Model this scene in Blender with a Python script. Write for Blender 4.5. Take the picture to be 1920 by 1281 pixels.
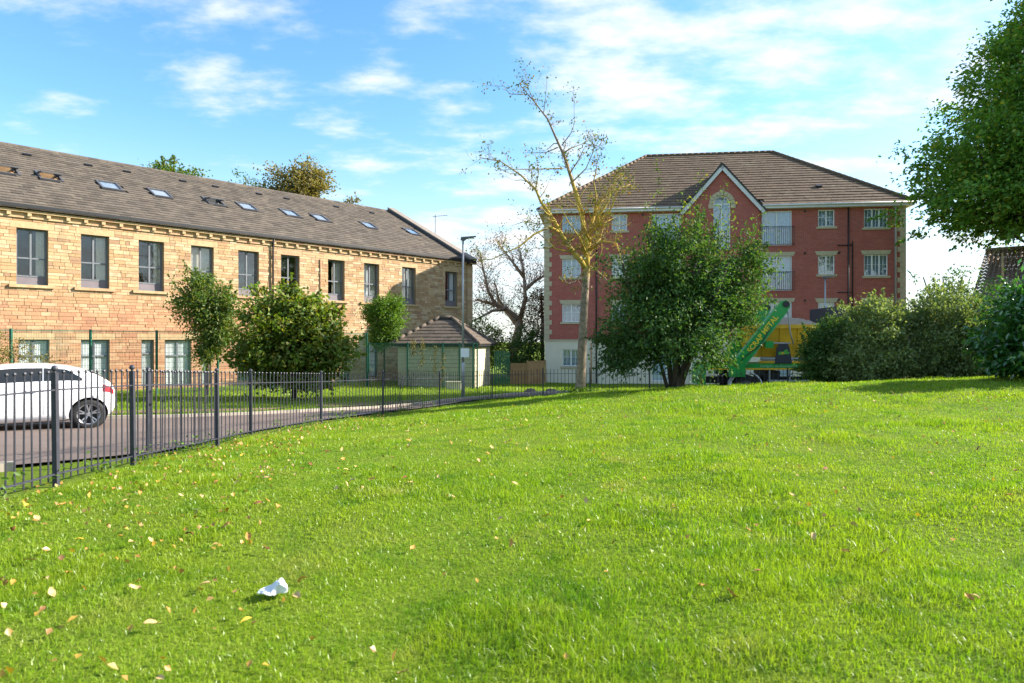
import bpy, bmesh, math, random
import numpy as np
from mathutils import Vector, Matrix, Euler

# ------------------------------------------------------------------ camera, sky, sun, exposure
scene = bpy.context.scene
for o in list(bpy.data.objects):
    bpy.data.objects.remove(o)
EYE = 2.2
cam_d = bpy.data.cameras.new('camera')
cam = bpy.data.objects.new('camera', cam_d)
scene.collection.objects.link(cam)
cam.location = (0, 0, EYE)
cam.rotation_euler = (math.radians(90), 0, 0)
cam_d.sensor_width = 36
cam_d.lens = 24
cam_d.clip_start = 0.1
cam_d.clip_end = 6000
cam_d.dof.use_dof = True
cam_d.dof.focus_distance = 26
cam_d.dof.aperture_fstop = 3.2
scene.camera = cam

SUN_AZ, SUN_EL = 13.0, 29.5          # azimuth from +X towards +Y
SUN_DIR = Vector((math.cos(math.radians(SUN_EL)) * math.cos(math.radians(SUN_AZ)),
                  math.cos(math.radians(SUN_EL)) * math.sin(math.radians(SUN_AZ)),
                  math.sin(math.radians(SUN_EL))))
sun_d = bpy.data.lights.new('sun', 'SUN')
sun_d.energy = 5.0
sun_d.angle = math.radians(0.55)
sun_d.color = (1.0, 0.93, 0.82)
sun = bpy.data.objects.new('sun', sun_d)
scene.collection.objects.link(sun)
sun.location = (30, 10, 30)
sun.rotation_euler = (-SUN_DIR).to_track_quat('-Z', 'Y').to_euler()

scene.view_settings.view_transform = 'Standard'
scene.view_settings.look = 'None'
scene.view_settings.exposure = 1.45
scene.view_settings.gamma = 1.0
scene.view_settings.use_curve_mapping = False


def make_world():
    w = bpy.data.worlds.new('World')
    scene.world = w
    w.use_nodes = True
    nt = w.node_tree
    N, L = nt.nodes, nt.links
    N.clear()
    out = N.new('ShaderNodeOutputWorld')
    bg = N.new('ShaderNodeBackground')
    bg.inputs['Strength'].default_value = 0.13
    sky = N.new('ShaderNodeTexSky')
    sky.sky_type = 'NISHITA'
    sky.sun_disc = False
    sky.sun_elevation = math.radians(SUN_EL)
    sky.sun_rotation = math.radians(90 - SUN_AZ)
    sky.air_density = 1.0
    sky.dust_density = 0.6
    sky.ozone_density = 2.0
    hs = N.new('ShaderNodeHueSaturation')
    hs.inputs['Hue'].default_value = 0.492
    hs.inputs['Saturation'].default_value = 1.22
    hs.inputs['Value'].default_value = 0.88
    L.new(sky.outputs[0], hs.inputs['Color'])
    tc = N.new('ShaderNodeTexCoord')
    sp = N.new('ShaderNodeSeparateXYZ')
    L.new(tc.outputs['Generated'], sp.inputs[0])

    def m(op, a, b=None, c=None):
        n = N.new('ShaderNodeMath')
        n.operation = op
        for i, v in enumerate((a, b, c)):
            if v is None:
                continue
            if isinstance(v, (int, float)):
                n.inputs[i].default_value = v
            else:
                L.new(v, n.inputs[i])
        return n.outputs[0]
    zc = m('MAXIMUM', sp.outputs['Z'], 0.0)
    za = m('ADD', zc, 0.16)
    px = m('DIVIDE', sp.outputs['X'], za)
    py = m('DIVIDE', sp.outputs['Y'], za)
    cv = N.new('ShaderNodeCombineXYZ')
    L.new(px, cv.inputs[0])
    L.new(py, cv.inputs[1])

    def noise(scale, detail, rough, off, stretch=(1, 1, 1)):
        mp = N.new('ShaderNodeMapping')
        mp.inputs['Location'].default_value = off
        mp.inputs['Scale'].default_value = stretch
        L.new(cv.outputs[0], mp.inputs[0])
        n = N.new('ShaderNodeTexNoise')
        n.inputs['Scale'].default_value = scale
        n.inputs['Detail'].default_value = detail
        n.inputs['Roughness'].default_value = rough
        L.new(mp.outputs[0], n.inputs['Vector'])
        return n.outputs['Fac']
    n1 = noise(3.0, 8, 0.58, (4.6, 3.7, 0), (1.0, 1.5, 1))
    n2 = noise(0.6, 3, 0.5, (5.4, 3.9, 0))
    s = m('ADD', m('MULTIPLY', n1, 0.72), m('MULTIPLY', n2, 0.46))
    r = N.new('ShaderNodeMapRange')
    r.interpolation_type = 'SMOOTHSTEP'
    r.inputs['From Min'].default_value = 0.535
    r.inputs['From Max'].default_value = 0.76
    L.new(s, r.inputs['Value'])
    hz = N.new('ShaderNodeMapRange')
    hz.interpolation_type = 'SMOOTHSTEP'
    hz.inputs['From Min'].default_value = 0.30
    hz.inputs['From Max'].default_value = 0.0
    hz.inputs['To Max'].default_value = 0.72
    L.new(sp.outputs['Z'], hz.inputs['Value'])
    mask = m('MULTIPLY', r.outputs[0], 0.9)
    mx0 = N.new('ShaderNodeMix')
    mx0.data_type = 'RGBA'
    L.new(hz.outputs[0], mx0.inputs['Factor'])
    L.new(hs.outputs[0], mx0.inputs['A'])
    mx0.inputs['B'].default_value = (2.75, 3.05, 3.2, 1)
    mx = N.new('ShaderNodeMix')
    mx.data_type = 'RGBA'
    L.new(mask, mx.inputs['Factor'])
    L.new(mx0.outputs['Result'], mx.inputs['A'])
    mx.inputs['B'].default_value = (3.4, 3.45, 3.5, 1)
    L.new(mx.outputs['Result'], bg.inputs['Color'])
    L.new(bg.outputs[0], out.inputs['Surface'])


make_world()
scene.render.engine = 'CYCLES'

# ------------------------------------------------------------------ helpers
COL = scene.collection


class MB:
    """collects shapes, builds one mesh object"""

    def __init__(s):
        s.v = []
        s.f = []

    def poly(s, pts):
        i = len(s.v)
        s.v += [tuple(p) for p in pts]
        s.f.append(tuple(range(i, i + len(pts))))
        return s

    def box(s, x0, x1, y0, y1, z0, z1):
        i = len(s.v)
        s.v += [(x, y, z) for z in (z0, z1) for (x, y) in ((x0, y0), (x1, y0), (x1, y1), (x0, y1))]
        s.f += [tuple(i + k for k in q) for q in ((0, 3, 2, 1), (4, 5, 6, 7), (0, 1, 5, 4), (1, 2, 6, 5), (2, 3, 7, 6), (3, 0, 4, 7))]
        return s

    def obox(s, c, ax, ay, az):
        """oriented box: centre and three half-extent vectors"""
        c, ax, ay, az = Vector(c), Vector(ax), Vector(ay), Vector(az)
        i = len(s.v)
        for k in (-1, 1):
            for (a, b) in ((-1, -1), (1, -1), (1, 1), (-1, 1)):
                s.v.append(tuple(c + ax * a + ay * b + az * k))
        s.f += [tuple(i + k for k in q) for q in ((0, 3, 2, 1), (4, 5, 6, 7), (0, 1, 5, 4), (1, 2, 6, 5), (2, 3, 7, 6), (3, 0, 4, 7))]
        return s

    def prism(s, prof, y0, y1):
        """profile in x,z extruded along y"""
        i = len(s.v)
        n = len(prof)
        s.v += [(p[0], y0, p[1]) for p in prof] + [(p[0], y1, p[1]) for p in prof]
        s.f.append(tuple(i + k for k in range(n)))
        s.f.append(tuple(i + n + k for k in reversed(range(n))))
        for k in range(n):
            j = (k + 1) % n
            s.f.append((i + k, i + n + k, i + n + j, i + j))
        return s

    def tube(s, pts, rad, n=6, cap=True):
        pts = [Vector(p) for p in pts]
        if isinstance(rad, (int, float)):
            rad = [rad] * len(pts)
        prev = None
        rings = []
        for k, p in enumerate(pts):
            if k == 0:
                d = pts[1] - pts[0]
            elif k == len(pts) - 1:
                d = pts[-1] - pts[-2]
            else:
                d = pts[k + 1] - pts[k - 1]
            if d.length < 1e-6:
                d = Vector((0, 0, 1))
            d.normalize()
            if prev is None:
                a = d.orthogonal().normalized()
            else:
                a = prev - d * prev.dot(d)
                a = a.normalized() if a.length > 1e-5 else d.orthogonal().normalized()
            prev = a
            b = d.cross(a)
            i = len(s.v)
            for q in range(n):
                t = 2 * math.pi * q / n
                s.v.append(tuple(p + (a * math.cos(t) + b * math.sin(t)) * rad[k]))
            rings.append(i)
        for k in range(len(rings) - 1):
            i, j = rings[k], rings[k + 1]
            for q in range(n):
                r = (q + 1) % n
                s.f.append((i + q, i + r, j + r, j + q))
        if cap:
            s.f.append(tuple(rings[0] + q for q in reversed(range(n))))
            s.f.append(tuple(rings[-1] + q for q in range(n)))
        return s

    def ball(s, c, r, nu=8, nv=5, sq=(1, 1, 1)):
        i = len(s.v)
        c = Vector(c)
        s.v.append(tuple(c + Vector((0, 0, r * sq[2]))))
        for a in range(1, nv):
            t = math.pi * a / nv
            for b in range(nu):
                u = 2 * math.pi * b / nu
                s.v.append(tuple(c + Vector((r * sq[0] * math.sin(t) * math.cos(u), r * sq[1] * math.sin(t) * math.sin(u), r * sq[2] * math.cos(t)))))
        s.v.append(tuple(c - Vector((0, 0, r * sq[2]))))
        last = len(s.v) - 1
        for b in range(nu):
            s.f.append((i, i + 1 + b, i + 1 + (b + 1) % nu))
            s.f.append((last, last - nu + (b + 1) % nu, last - nu + b))
        for a in range(nv - 2):
            for b in range(nu):
                p, q = i + 1 + a * nu + b, i + 1 + a * nu + (b + 1) % nu
                s.f.append((p, p + nu, q + nu, q))
        return s

    def mesh(s, name):
        me = bpy.data.meshes.new(name)
        me.from_pydata(s.v, [], s.f)
        me.update()
        return me

    def build(s, name, mat, parent=None, smooth=False):
        me = s.mesh(name)
        if smooth:
            me.polygons.foreach_set('use_smooth', [True] * len(me.polygons))
        return link(name, me, mat, parent)


def link(name, me, mat=None, parent=None):
    o = bpy.data.objects.new(name, me)
    if mat is not None and me is not None and len(me.materials) == 0:
        me.materials.append(mat)
    COL.objects.link(o)
    if parent is not None:
        o.parent = parent
    return o


def np_mesh(name, V, F):
    """fast mesh: V (n,3), F (m,k) all faces the same size"""
    me = bpy.data.meshes.new(name)
    V = np.asarray(V, dtype=np.float32)
    F = np.asarray(F, dtype=np.int32)
    m, k = F.shape
    me.vertices.add(len(V))
    me.vertices.foreach_set('co', V.ravel())
    me.loops.add(m * k)
    me.loops.foreach_set('vertex_index', F.ravel())
    me.polygons.add(m)
    me.polygons.foreach_set('loop_start', np.arange(0, m * k, k, dtype=np.int32))
    me.polygons.foreach_set('loop_total', np.full(m, k, dtype=np.int32))
    me.update(calc_edges=True)
    return me


def tag(o, label=None, cat=None, group=None, kind=None):
    if label:
        o['label'] = label
    if cat:
        o['category'] = cat
    if group:
        o['group'] = group
    if kind:
        o['kind'] = kind
    return o


def thing(name, label, cat, loc=(0, 0, 0), rotz=0.0, group=None):
    o = bpy.data.objects.new(name, None)
    COL.objects.link(o)
    o.empty_display_size = 0.2
    o.location = loc
    o.rotation_euler = (0, 0, rotz)
    return tag(o, label, cat, group)


def copy_tree(o, parent=None):
    c = o.copy()
    COL.objects.link(c)
    c.parent = parent
    for ch in list(o.children):
        copy_tree(ch, c)
    return c


# ------------------------------------------------------------------ materials
def new_mat(name):
    m = bpy.data.materials.new(name)
    m.use_nodes = True
    nt = m.node_tree
    nt.nodes.clear()
    out = nt.nodes.new('ShaderNodeOutputMaterial')
    return m, nt, out


def c4(c):
    return (c[0], c[1], c[2], 1)


def ramp(nt, fac, cols, interp='LINEAR'):
    r = nt.nodes.new('ShaderNodeValToRGB')
    r.color_ramp.interpolation = interp
    el = r.color_ramp.elements
    while len(el) < len(cols):
        el.new(0.5)
    for i, c in enumerate(cols):
        el[i].position = i / max(1, len(cols) - 1) if interp == 'LINEAR' else i / len(cols)
        el[i].color = c4(c)
    nt.links.new(fac, r.inputs[0])
    return r.outputs[0]


def rnd_value(nt):
    """per piece random: mesh islands and objects alike"""
    g = nt.nodes.new('ShaderNodeNewGeometry')
    o = nt.nodes.new('ShaderNodeObjectInfo')
    a = nt.nodes.new('ShaderNodeMath')
    a.operation = 'ADD'
    nt.links.new(g.outputs['Random Per Island'], a.inputs[0])
    nt.links.new(o.outputs['Random'], a.inputs[1])
    f = nt.nodes.new('ShaderNodeMath')
    f.operation = 'FRACT'
    nt.links.new(a.outputs[0], f.inputs[0])
    return f.outputs[0]


def noise(nt, scale, detail=4, rough=0.55, coord='Object', stretch=None):
    tc = nt.nodes.new('ShaderNodeTexCoord')
    n = nt.nodes.new('ShaderNodeTexNoise')
    n.inputs['Scale'].default_value = scale
    n.inputs['Detail'].default_value = detail
    n.inputs['Roughness'].default_value = rough
    if coord == 'World':
        g = nt.nodes.new('ShaderNodeNewGeometry')
        src = g.outputs['Position']
    else:
        src = tc.outputs[coord]
    if stretch:
        mp = nt.nodes.new('ShaderNodeMapping')
        mp.inputs['Scale'].default_value = stretch
        nt.links.new(src, mp.inputs[0])
        src = mp.outputs[0]
    nt.links.new(src, n.inputs['Vector'])
    return n.outputs['Fac']


def mixc(nt, fac, a, b, mode='MIX'):
    m = nt.nodes.new('ShaderNodeMix')
    m.data_type = 'RGBA'
    m.blend_type = mode
    for k, v in (('Factor', fac), ('A', a), ('B', b)):
        if isinstance(v, (int, float)):
            m.inputs[k].default_value = v
        elif isinstance(v, tuple):
            m.inputs[k].default_value = c4(v)
        else:
            nt.links.new(v, m.inputs[k])
    return m.outputs['Result']


def maprange(nt, v, a, b, c=0.0, d=1.0):
    r = nt.nodes.new('ShaderNodeMapRange')
    r.inputs['From Min'].default_value = a
    r.inputs['From Max'].default_value = b
    r.inputs['To Min'].default_value = c
    r.inputs['To Max'].default_value = d
    nt.links.new(v, r.inputs['Value'])
    return r.outputs[0]


def bsdf(nt, out, col, rough=0.7, metal=0.0, spec=0.4, bump=None, bump_d=0.01, bump_s=0.5):
    b = nt.nodes.new('ShaderNodeBsdfPrincipled')
    if isinstance(col, tuple):
        b.inputs['Base Color'].default_value = c4(col)
    else:
        nt.links.new(col, b.inputs['Base Color'])
    b.inputs['Roughness'].default_value = rough
    b.inputs['Metallic'].default_value = metal
    b.inputs['Specular IOR Level'].default_value = spec
    if bump is not None:
        bp = nt.nodes.new('ShaderNodeBump')
        bp.inputs['Strength'].default_value = bump_s
        bp.inputs['Distance'].default_value = bump_d
        nt.links.new(bump, bp.inputs['Height'])
        nt.links.new(bp.outputs[0], b.inputs['Normal'])
    nt.links.new(b.outputs[0], out.inputs['Surface'])
    return b


def plain(name, c1, c2=None, scale=6, rough=0.6, metal=0.0, spec=0.4, bump=0.3, dist=0.004, coord='Object'):
    m, nt, out = new_mat(name)
    n = noise(nt, scale, 6, 0.6, coord)
    c2 = c2 or tuple(x * 0.8 for x in c1)
    col = ramp(nt, maprange(nt, n, 0.3, 0.7), [c2, c1])
    bsdf(nt, out, col, rough, metal, spec, n, dist, bump)
    return m


def pieces(name, cols, rough=0.8, vary=0.25, scale=9, spec=0.3, bump=0.6, dist=0.01, dirt=None):
    """material for tiles and stones: a colour for each piece, grain within it"""
    m, nt, out = new_mat(name)
    r = rnd_value(nt)
    col = ramp(nt, r, cols)
    n = noise(nt, scale, 6, 0.65, 'World')
    col = mixc(nt, maprange(nt, n, 0.25, 0.75, 0, vary * 2), col, tuple(c * 0.45 for c in cols[0]))
    if dirt:
        n2 = noise(nt, dirt[1], 5, 0.6, 'World')
        col = mixc(nt, maprange(nt, n2, dirt[2], dirt[3], 0, dirt[4]), col, dirt[0])
    bsdf(nt, out, col, rough, 0, spec, n, dist, bump)
    return m


def leafmat(name, cols, trans=0.4, gloss=0.06, rough=0.45):
    m, nt, out = new_mat(name)
    r = rnd_value(nt)
    col = ramp(nt, r, cols)
    n = noise(nt, 0.9, 3, 0.5, 'World')
    col = mixc(nt, maprange(nt, n, 0.35, 0.7, 0, 0.45), col, tuple(c * 0.6 for c in cols[len(cols) // 2]))
    d = nt.nodes.new('ShaderNodeBsdfDiffuse')
    t = nt.nodes.new('ShaderNodeBsdfTranslucent')
    g = nt.nodes.new('ShaderNodeBsdfGlossy')
    g.inputs['Roughness'].default_value = rough
    nt.links.new(col, d.inputs['Color'])
    tcol = mixc(nt, 1.0, col, (1.5, 1.45, 0.55), 'MULTIPLY')
    nt.links.new(tcol, t.inputs['Color'])
    mx = nt.nodes.new('ShaderNodeMixShader')
    mx.inputs[0].default_value = trans
    nt.links.new(d.outputs[0], mx.inputs[1])
    nt.links.new(t.outputs[0], mx.inputs[2])
    mg = nt.nodes.new('ShaderNodeMixShader')
    mg.inputs[0].default_value = gloss
    nt.links.new(mx.outputs[0], mg.inputs[1])
    nt.links.new(g.outputs[0], mg.inputs[2])
    nt.links.new(mg.outputs[0], out.inputs['Surface'])
    return m


def glassmat(name, tint=(0.75, 0.8, 0.82), base=0.10, top=0.75):
    m, nt, out = new_mat(name)
    tr = nt.nodes.new('ShaderNodeBsdfTransparent')
    tr.inputs[0].default_value = c4(tint)
    gl = nt.nodes.new('ShaderNodeBsdfGlossy')
    gl.inputs['Roughness'].default_value = 0.02
    gl.inputs['Color'].default_value = (0.95, 0.97, 1, 1)
    n = noise(nt, 1.3, 2, 0.4, 'World')
    bp = nt.nodes.new('ShaderNodeBump')
    bp.inputs['Strength'].default_value = 0.05
    bp.inputs['Distance'].default_value = 0.05
    nt.links.new(n, bp.inputs['Height'])
    nt.links.new(bp.outputs[0], gl.inputs['Normal'])
    lw = nt.nodes.new('ShaderNodeLayerWeight')
    lw.inputs['Blend'].default_value = 0.25
    mx = nt.nodes.new('ShaderNodeMixShader')
    nt.links.new(maprange(nt, lw.outputs['Facing'], 0, 1, base, top), mx.inputs[0])
    nt.links.new(tr.outputs[0], mx.inputs[1])
    nt.links.new(gl.outputs[0], mx.inputs[2])
    nt.links.new(mx.outputs[0], out.inputs['Surface'])
    return m


def stone_mat():
    m, nt, out = new_mat('sandstone')
    r = rnd_value(nt)
    tan = ramp(nt, r, [(0.496, 0.345, 0.181), (0.595, 0.436, 0.261), (0.415, 0.246, 0.121), (0.559, 0.400, 0.220), (0.649, 0.500, 0.331), (0.487, 0.300, 0.151), (0.343, 0.209, 0.130), (0.577, 0.417, 0.240)])
    red = ramp(nt, r, [(0.54, 0.27, 0.15), (0.45, 0.19, 0.11), (0.60, 0.37, 0.22), (0.52, 0.25, 0.14), (0.40, 0.19, 0.12), (0.58, 0.33, 0.19)])
    g = nt.nodes.new('ShaderNodeNewGeometry')
    sp = nt.nodes.new('ShaderNodeSeparateXYZ')
    nt.links.new(g.outputs['Position'], sp.inputs[0])
    zf = maprange(nt, sp.outputs['Z'], 4.7, 3.4)
    xf = maprange(nt, sp.outputs['X'], -9.0, -14.0)
    mu = nt.nodes.new('ShaderNodeMath')
    mu.operation = 'MULTIPLY'
    nt.links.new(zf, mu.inputs[0])
    nt.links.new(xf, mu.inputs[1])
    n0 = noise(nt, 0.7, 4, 0.6, 'World')
    mu2 = nt.nodes.new('ShaderNodeMath')
    mu2.operation = 'MULTIPLY'
    nt.links.new(mu.outputs[0], mu2.inputs[0])
    nt.links.new(maprange(nt, n0, 0.3, 0.55, 0.3, 1), mu2.inputs[1])
    col = mixc(nt, mu2.outputs[0], tan, red)
    n = noise(nt, 11, 7, 0.7, 'World')
    col = mixc(nt, maprange(nt, n, 0.3, 0.8, 0, 0.5), col, (0.28, 0.18, 0.10))
    n2 = noise(nt, 2.2, 5, 0.65, 'World', (1, 1, 2.5))
    col = mixc(nt, maprange(nt, n2, 0.50, 0.70, 0, 0.6), col, (0.30, 0.18, 0.10))
    n4 = noise(nt, 1.6, 5, 0.6, 'World', (1, 1, .18))
    col = mixc(nt, maprange(nt, n4, 0.55, 0.72, 0, 0.4), col, (0.20, 0.14, 0.09))
    bsdf(nt, out, col, 0.9, 0, 0.2, n, 0.02, 0.9)
    return m


def brick_mat():
    m, nt, out = new_mat('red_brick')
    tc = nt.nodes.new('ShaderNodeTexCoord')
    sp = nt.nodes.new('ShaderNodeSeparateXYZ')
    nt.links.new(tc.outputs['Object'], sp.inputs[0])
    ad = nt.nodes.new('ShaderNodeMath')
    ad.operation = 'ADD'
    nt.links.new(sp.outputs['X'], ad.inputs[0])
    nt.links.new(sp.outputs['Y'], ad.inputs[1])
    cb = nt.nodes.new('ShaderNodeCombineXYZ')
    nt.links.new(ad.outputs[0], cb.inputs[0])
    nt.links.new(sp.outputs['Z'], cb.inputs[1])
    bt = nt.nodes.new('ShaderNodeTexBrick')
    bt.inputs['Scale'].default_value = 1.0
    bt.inputs['Brick Width'].default_value = 0.225
    bt.inputs['Row Height'].default_value = 0.075
    bt.inputs['Mortar Size'].default_value = 0.008
    bt.inputs['Mortar Smooth'].default_value = 0.2
    bt.inputs['Bias'].default_value = -0.1
    bt.inputs['Color1'].default_value = (0.42, 0.098, 0.072, 1)
    bt.inputs['Color2'].default_value = (0.29, 0.064, 0.05, 1)
    bt.inputs['Mortar'].default_value = (0.44, 0.27, 0.225, 1)
    nt.links.new(cb.outputs[0], bt.inputs['Vector'])
    n = noise(nt, 1.1, 6, 0.7, 'Object')
    col = mixc(nt, maprange(nt, n, 0.35, 0.7, 0, 0.6), bt.outputs['Color'], (0.36, 0.09, 0.07))
    bsdf(nt, out, col, 0.85, 0, 0.25, bt.outputs['Fac'], 0.006, -0.6)
    return m


M = {}
M['stone'] = stone_mat()
M['mortar'] = plain('mortar', (0.34, 0.25, 0.15), (0.24, 0.17, 0.10), 14, 0.95)
M['dressed'] = plain('dressed_sandstone', (0.52, 0.38, 0.21), (0.38, 0.25, 0.13), 5, 0.85)
M['dressed_red'] = plain('reddish_sandstone', (0.52, 0.33, 0.19), (0.40, 0.22, 0.12), 5, 0.85)
M['slate'] = pieces('stone_slates', [(0.115, 0.094, 0.074), (0.15, 0.123, 0.096), (0.08, 0.065, 0.052), (0.13, 0.105, 0.08), (0.175, 0.145, 0.112)], 0.85, 0.3, 5)
M['rooftile'] = pieces('brown_roof_tiles', [(0.145, 0.098, 0.062), (0.17, 0.115, 0.073), (0.13, 0.088, 0.058), (0.158, 0.105, 0.068)], 0.8, 0.25, 4, dirt=((0.30, 0.26, 0.17), 1.2, 0.55, 0.75, 0.35))
M['shedtile'] = pieces('dark_roof_tiles', [(0.125, 0.095, 0.07), (0.15, 0.115, 0.085), (0.105, 0.08, 0.062)], 0.8, 0.25, 4)
M['under'] = plain('roof_felt', (0.05, 0.045, 0.04))
M['brick'] = brick_mat()
M['quoin'] = plain('cream_cast_stone', (0.52, 0.45, 0.31), (0.44, 0.37, 0.25), 4, 0.85)
M['render'] = plain('cream_render', (0.76, 0.69, 0.54), (0.69, 0.62, 0.48), 2, 0.9)
M['white'] = plain('white_upvc', (0.80, 0.80, 0.80), (0.74, 0.74, 0.74), 3, 0.4, bump=0.05)
M['fascia'] = plain('white_fascia', (0.72, 0.72, 0.74), (0.62, 0.62, 0.64), 2, 0.5, bump=0.05)
M['grey_frame'] = plain('grey_window_frame', (0.17, 0.18, 0.20), (0.14, 0.15, 0.165), 3, 0.45, bump=0.05)
M['spandrel'] = plain('mauve_grey_panel', (0.20, 0.17, 0.18), (0.16, 0.135, 0.145), 3, 0.5, bump=0.05)
M['glass'] = glassmat('window_glass', (0.95, 0.96, 0.96), 0.04, 0.5)
M['glass_sky'] = glassmat('bright_window_glass', (0.90, 0.94, 0.96), 0.08, 0.5)
M['skyglass'] = glassmat('rooflight_glass', (0.85, 0.88, 0.9), 0.18, 0.7)
M['dark_room'] = plain('dim_interior', (0.15, 0.135, 0.12), (0.09, 0.08, 0.07), 1.5, 0.9)
M['curtain'] = plain('pale_curtain', (0.62, 0.57, 0.47), (0.48, 0.43, 0.34), 8, 0.9)
M['blind'] = plain('white_blind', (0.80, 0.82, 0.82), (0.72, 0.74, 0.75), 5, 0.9)
M['net'] = plain('net_curtain', (0.50, 0.55, 0.60), (0.36, 0.40, 0.45), 5, 0.9)
M['black'] = plain('black_gutter', (0.022, 0.022, 0.025), (0.015, 0.015, 0.017), 5, 0.45)
M['coping'] = plain('weathered_coping', (0.26, 0.22, 0.18), (0.18, 0.15, 0.125), 5, 0.85)
M['lead'] = plain('dark_lead', (0.09, 0.09, 0.10), (0.06, 0.06, 0.07), 5, 0.6)
M['railing'] = plain('dark_railing_paint', (0.045, 0.045, 0.062), (0.03, 0.03, 0.042), 20, 0.5)
M['galv'] = plain('galvanised_steel', (0.42, 0.43, 0.44), (0.34, 0.35, 0.36), 8, 0.5, 0.5)
M['greymetal'] = plain('grey_lamp_head', (0.12, 0.12, 0.13), None, 8, 0.5)
M['greenfence'] = plain('green_mesh_paint', (0.02, 0.12, 0.075), (0.015, 0.09, 0.055), 8, 0.5)
M['bark'] = plain('grey_brown_bark', (0.19, 0.15, 0.115), (0.10, 0.08, 0.06), 9, 0.9, bump=1.0, dist=0.02)
M['darkbark'] = plain('dark_bark', (0.085, 0.065, 0.048), (0.045, 0.035, 0.027), 9, 0.9, bump=1.0, dist=0.02)
M['palebark'] = plain('pale_grey_bark', (0.46, 0.37, 0.28), (0.32, 0.25, 0.19), 9, 0.9, bump=1.0, dist=0.02)
M['timber'] = plain('orange_brown_timber', (0.42, 0.25, 0.11), (0.30, 0.16, 0.07), 3, 0.8)
M['kerb'] = plain('pale_concrete_kerb', (0.42, 0.36, 0.29), (0.32, 0.27, 0.22), 6, 0.9)
M['rock'] = plain('brown_rock', (0.22, 0.17, 0.12), (0.12, 0.09, 0.065), 6, 0.9, bump=1, dist=0.03)
M['soil'] = plain('bare_earth', (0.19, 0.12, 0.075), (0.12, 0.085, 0.05), 3, 0.95, bump=1, dist=0.02)


def lichen_bark():
    m, nt, out = new_mat('lichen_bark')
    n = noise(nt, 7, 6, 0.65)
    col = ramp(nt, maprange(nt, n, 0.3, 0.7), [(0.12, 0.092, 0.068), (0.36, 0.28, 0.20)])
    g = nt.nodes.new('ShaderNodeNewGeometry')
    sp = nt.nodes.new('ShaderNodeSeparateXYZ')
    nt.links.new(g.outputs['Position'], sp.inputs[0])
    zf = maprange(nt, sp.outputs['Z'], 4.3, 4.9)
    zg = maprange(nt, sp.outputs['Z'], 8.8, 7.4)
    mu = nt.nodes.new('ShaderNodeMath')
    mu.operation = 'MULTIPLY'
    nt.links.new(zf, mu.inputs[0])
    nt.links.new(zg, mu.inputs[1])
    n2 = noise(nt, 2.0, 4, 0.6)
    mu2 = nt.nodes.new('ShaderNodeMath')
    mu2.operation = 'MULTIPLY'
    nt.links.new(mu.outputs[0], mu2.inputs[0])
    nt.links.new(maprange(nt, n2, 0.32, 0.5, 0.15, 0.95), mu2.inputs[1])
    col = mixc(nt, mu2.outputs[0], col, (0.46, 0.33, 0.06))
    bsdf(nt, out, col, 0.9, 0, 0.2, n, 0.02, 1.0)
    return m


M['lichen'] = lichen_bark()

# ------------------------------------------------------------------ terrain
CP = np.array([
    (0, 0, .75), (0, 3, .75), (3, 3, .82), (-4.5, 6.7, .80), (-4.45, 8, .76), (-4.5, 10.3, .62), (-4.5, 11.8, .56), (-4.2, 15, .38),
    (-3.2, 17.5, .30), (-2.2, 21, .12), (-.7, 25, .0), (1.2, 27, -.02), (4, 27.2, .0), (7.5, 25.4, .02), (11, 24.8, .1), (2.4, 24, .42),
    (4.8, 20, .84), (9.2, 20.5, .93), (13.6, 19.5, 1.18), (16, 16, 1.35), (4, 10, .92), (8, 12, 1.0), (0, 12, .72), (0, 18, .55),
    (-9, 14, .40), (-14, 12, .5), (-20, 10, .6), (-9.3, 15.8, .38), (-4.9, 19.7, .20), (-1.8, 25.5, .02), (.9, 28.8, -.05), (6, 30, -.12),
    (12, 28.5, -.08), (20, 29, .0), (30, 29, .2), (-20, 27, .12), (-12, 36, -.05), (-3, 46, -.3), (-2, 35.5, -.2), (2, 43, -.42),
    (13, 41.5, -.42), (24, 40.5, -.3), (-30, 20, .4), (30, 45, -.3), (0, 60, -.5), (-40, 40, 0), (40, 20, 1.0), (25, 15, 1.4),
    (-30, 0, .8), (20, 0, 1.2), (0, -15, .8), (-6, 8, .74), (-12, 7, .68)], dtype=float)


def _tps(r2):
    return np.where(r2 > 1e-9, 0.5 * r2 * np.log(np.maximum(r2, 1e-9)), 0)


def _fit():
    n = len(CP)
    d2 = ((CP[:, None, :2] - CP[None, :, :2]) ** 2).sum(-1)
    A = np.zeros((n + 3, n + 3))
    A[:n, :n] = _tps(d2) + np.eye(n) * 3.0
    A[:n, n] = 1
    A[:n, n + 1:] = CP[:, :2]
    A[n, :n] = 1
    A[n + 1:, :n] = CP[:, :2].T
    b = np.concatenate([CP[:, 2], np.zeros(3)])
    return np.linalg.solve(A, b)


_W = _fit()


def terr(X, Y):
    """ground height, arrays"""
    X = np.asarray(X, dtype=float)
    Y = np.asarray(Y, dtype=float)
    sh = X.shape
    x, y = X.ravel(), Y.ravel()
    r = np.hypot(x - 0, y - 22)
    k = np.clip((r - 42) / 40, 0, 1)
    k = k * k * (3 - 2 * k)
    s = np.minimum(1, 75 / np.maximum(r, 1e-6))
    xx, yy = x * s, 22 + (y - 22) * s
    out = np.empty(len(x))
    for i in range(0, len(x), 40000):
        a, b = xx[i:i + 40000], yy[i:i + 40000]
        d2 = (a[:, None] - CP[None, :, 0]) ** 2 + (b[:, None] - CP[None, :, 1]) ** 2
        out[i:i + 40000] = _tps(d2) @ _W[:-3] + _W[-3] + _W[-2] * a + _W[-1] * b
    z = out * (1 - k) + (-0.3) * k
    return z.reshape(sh)


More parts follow.
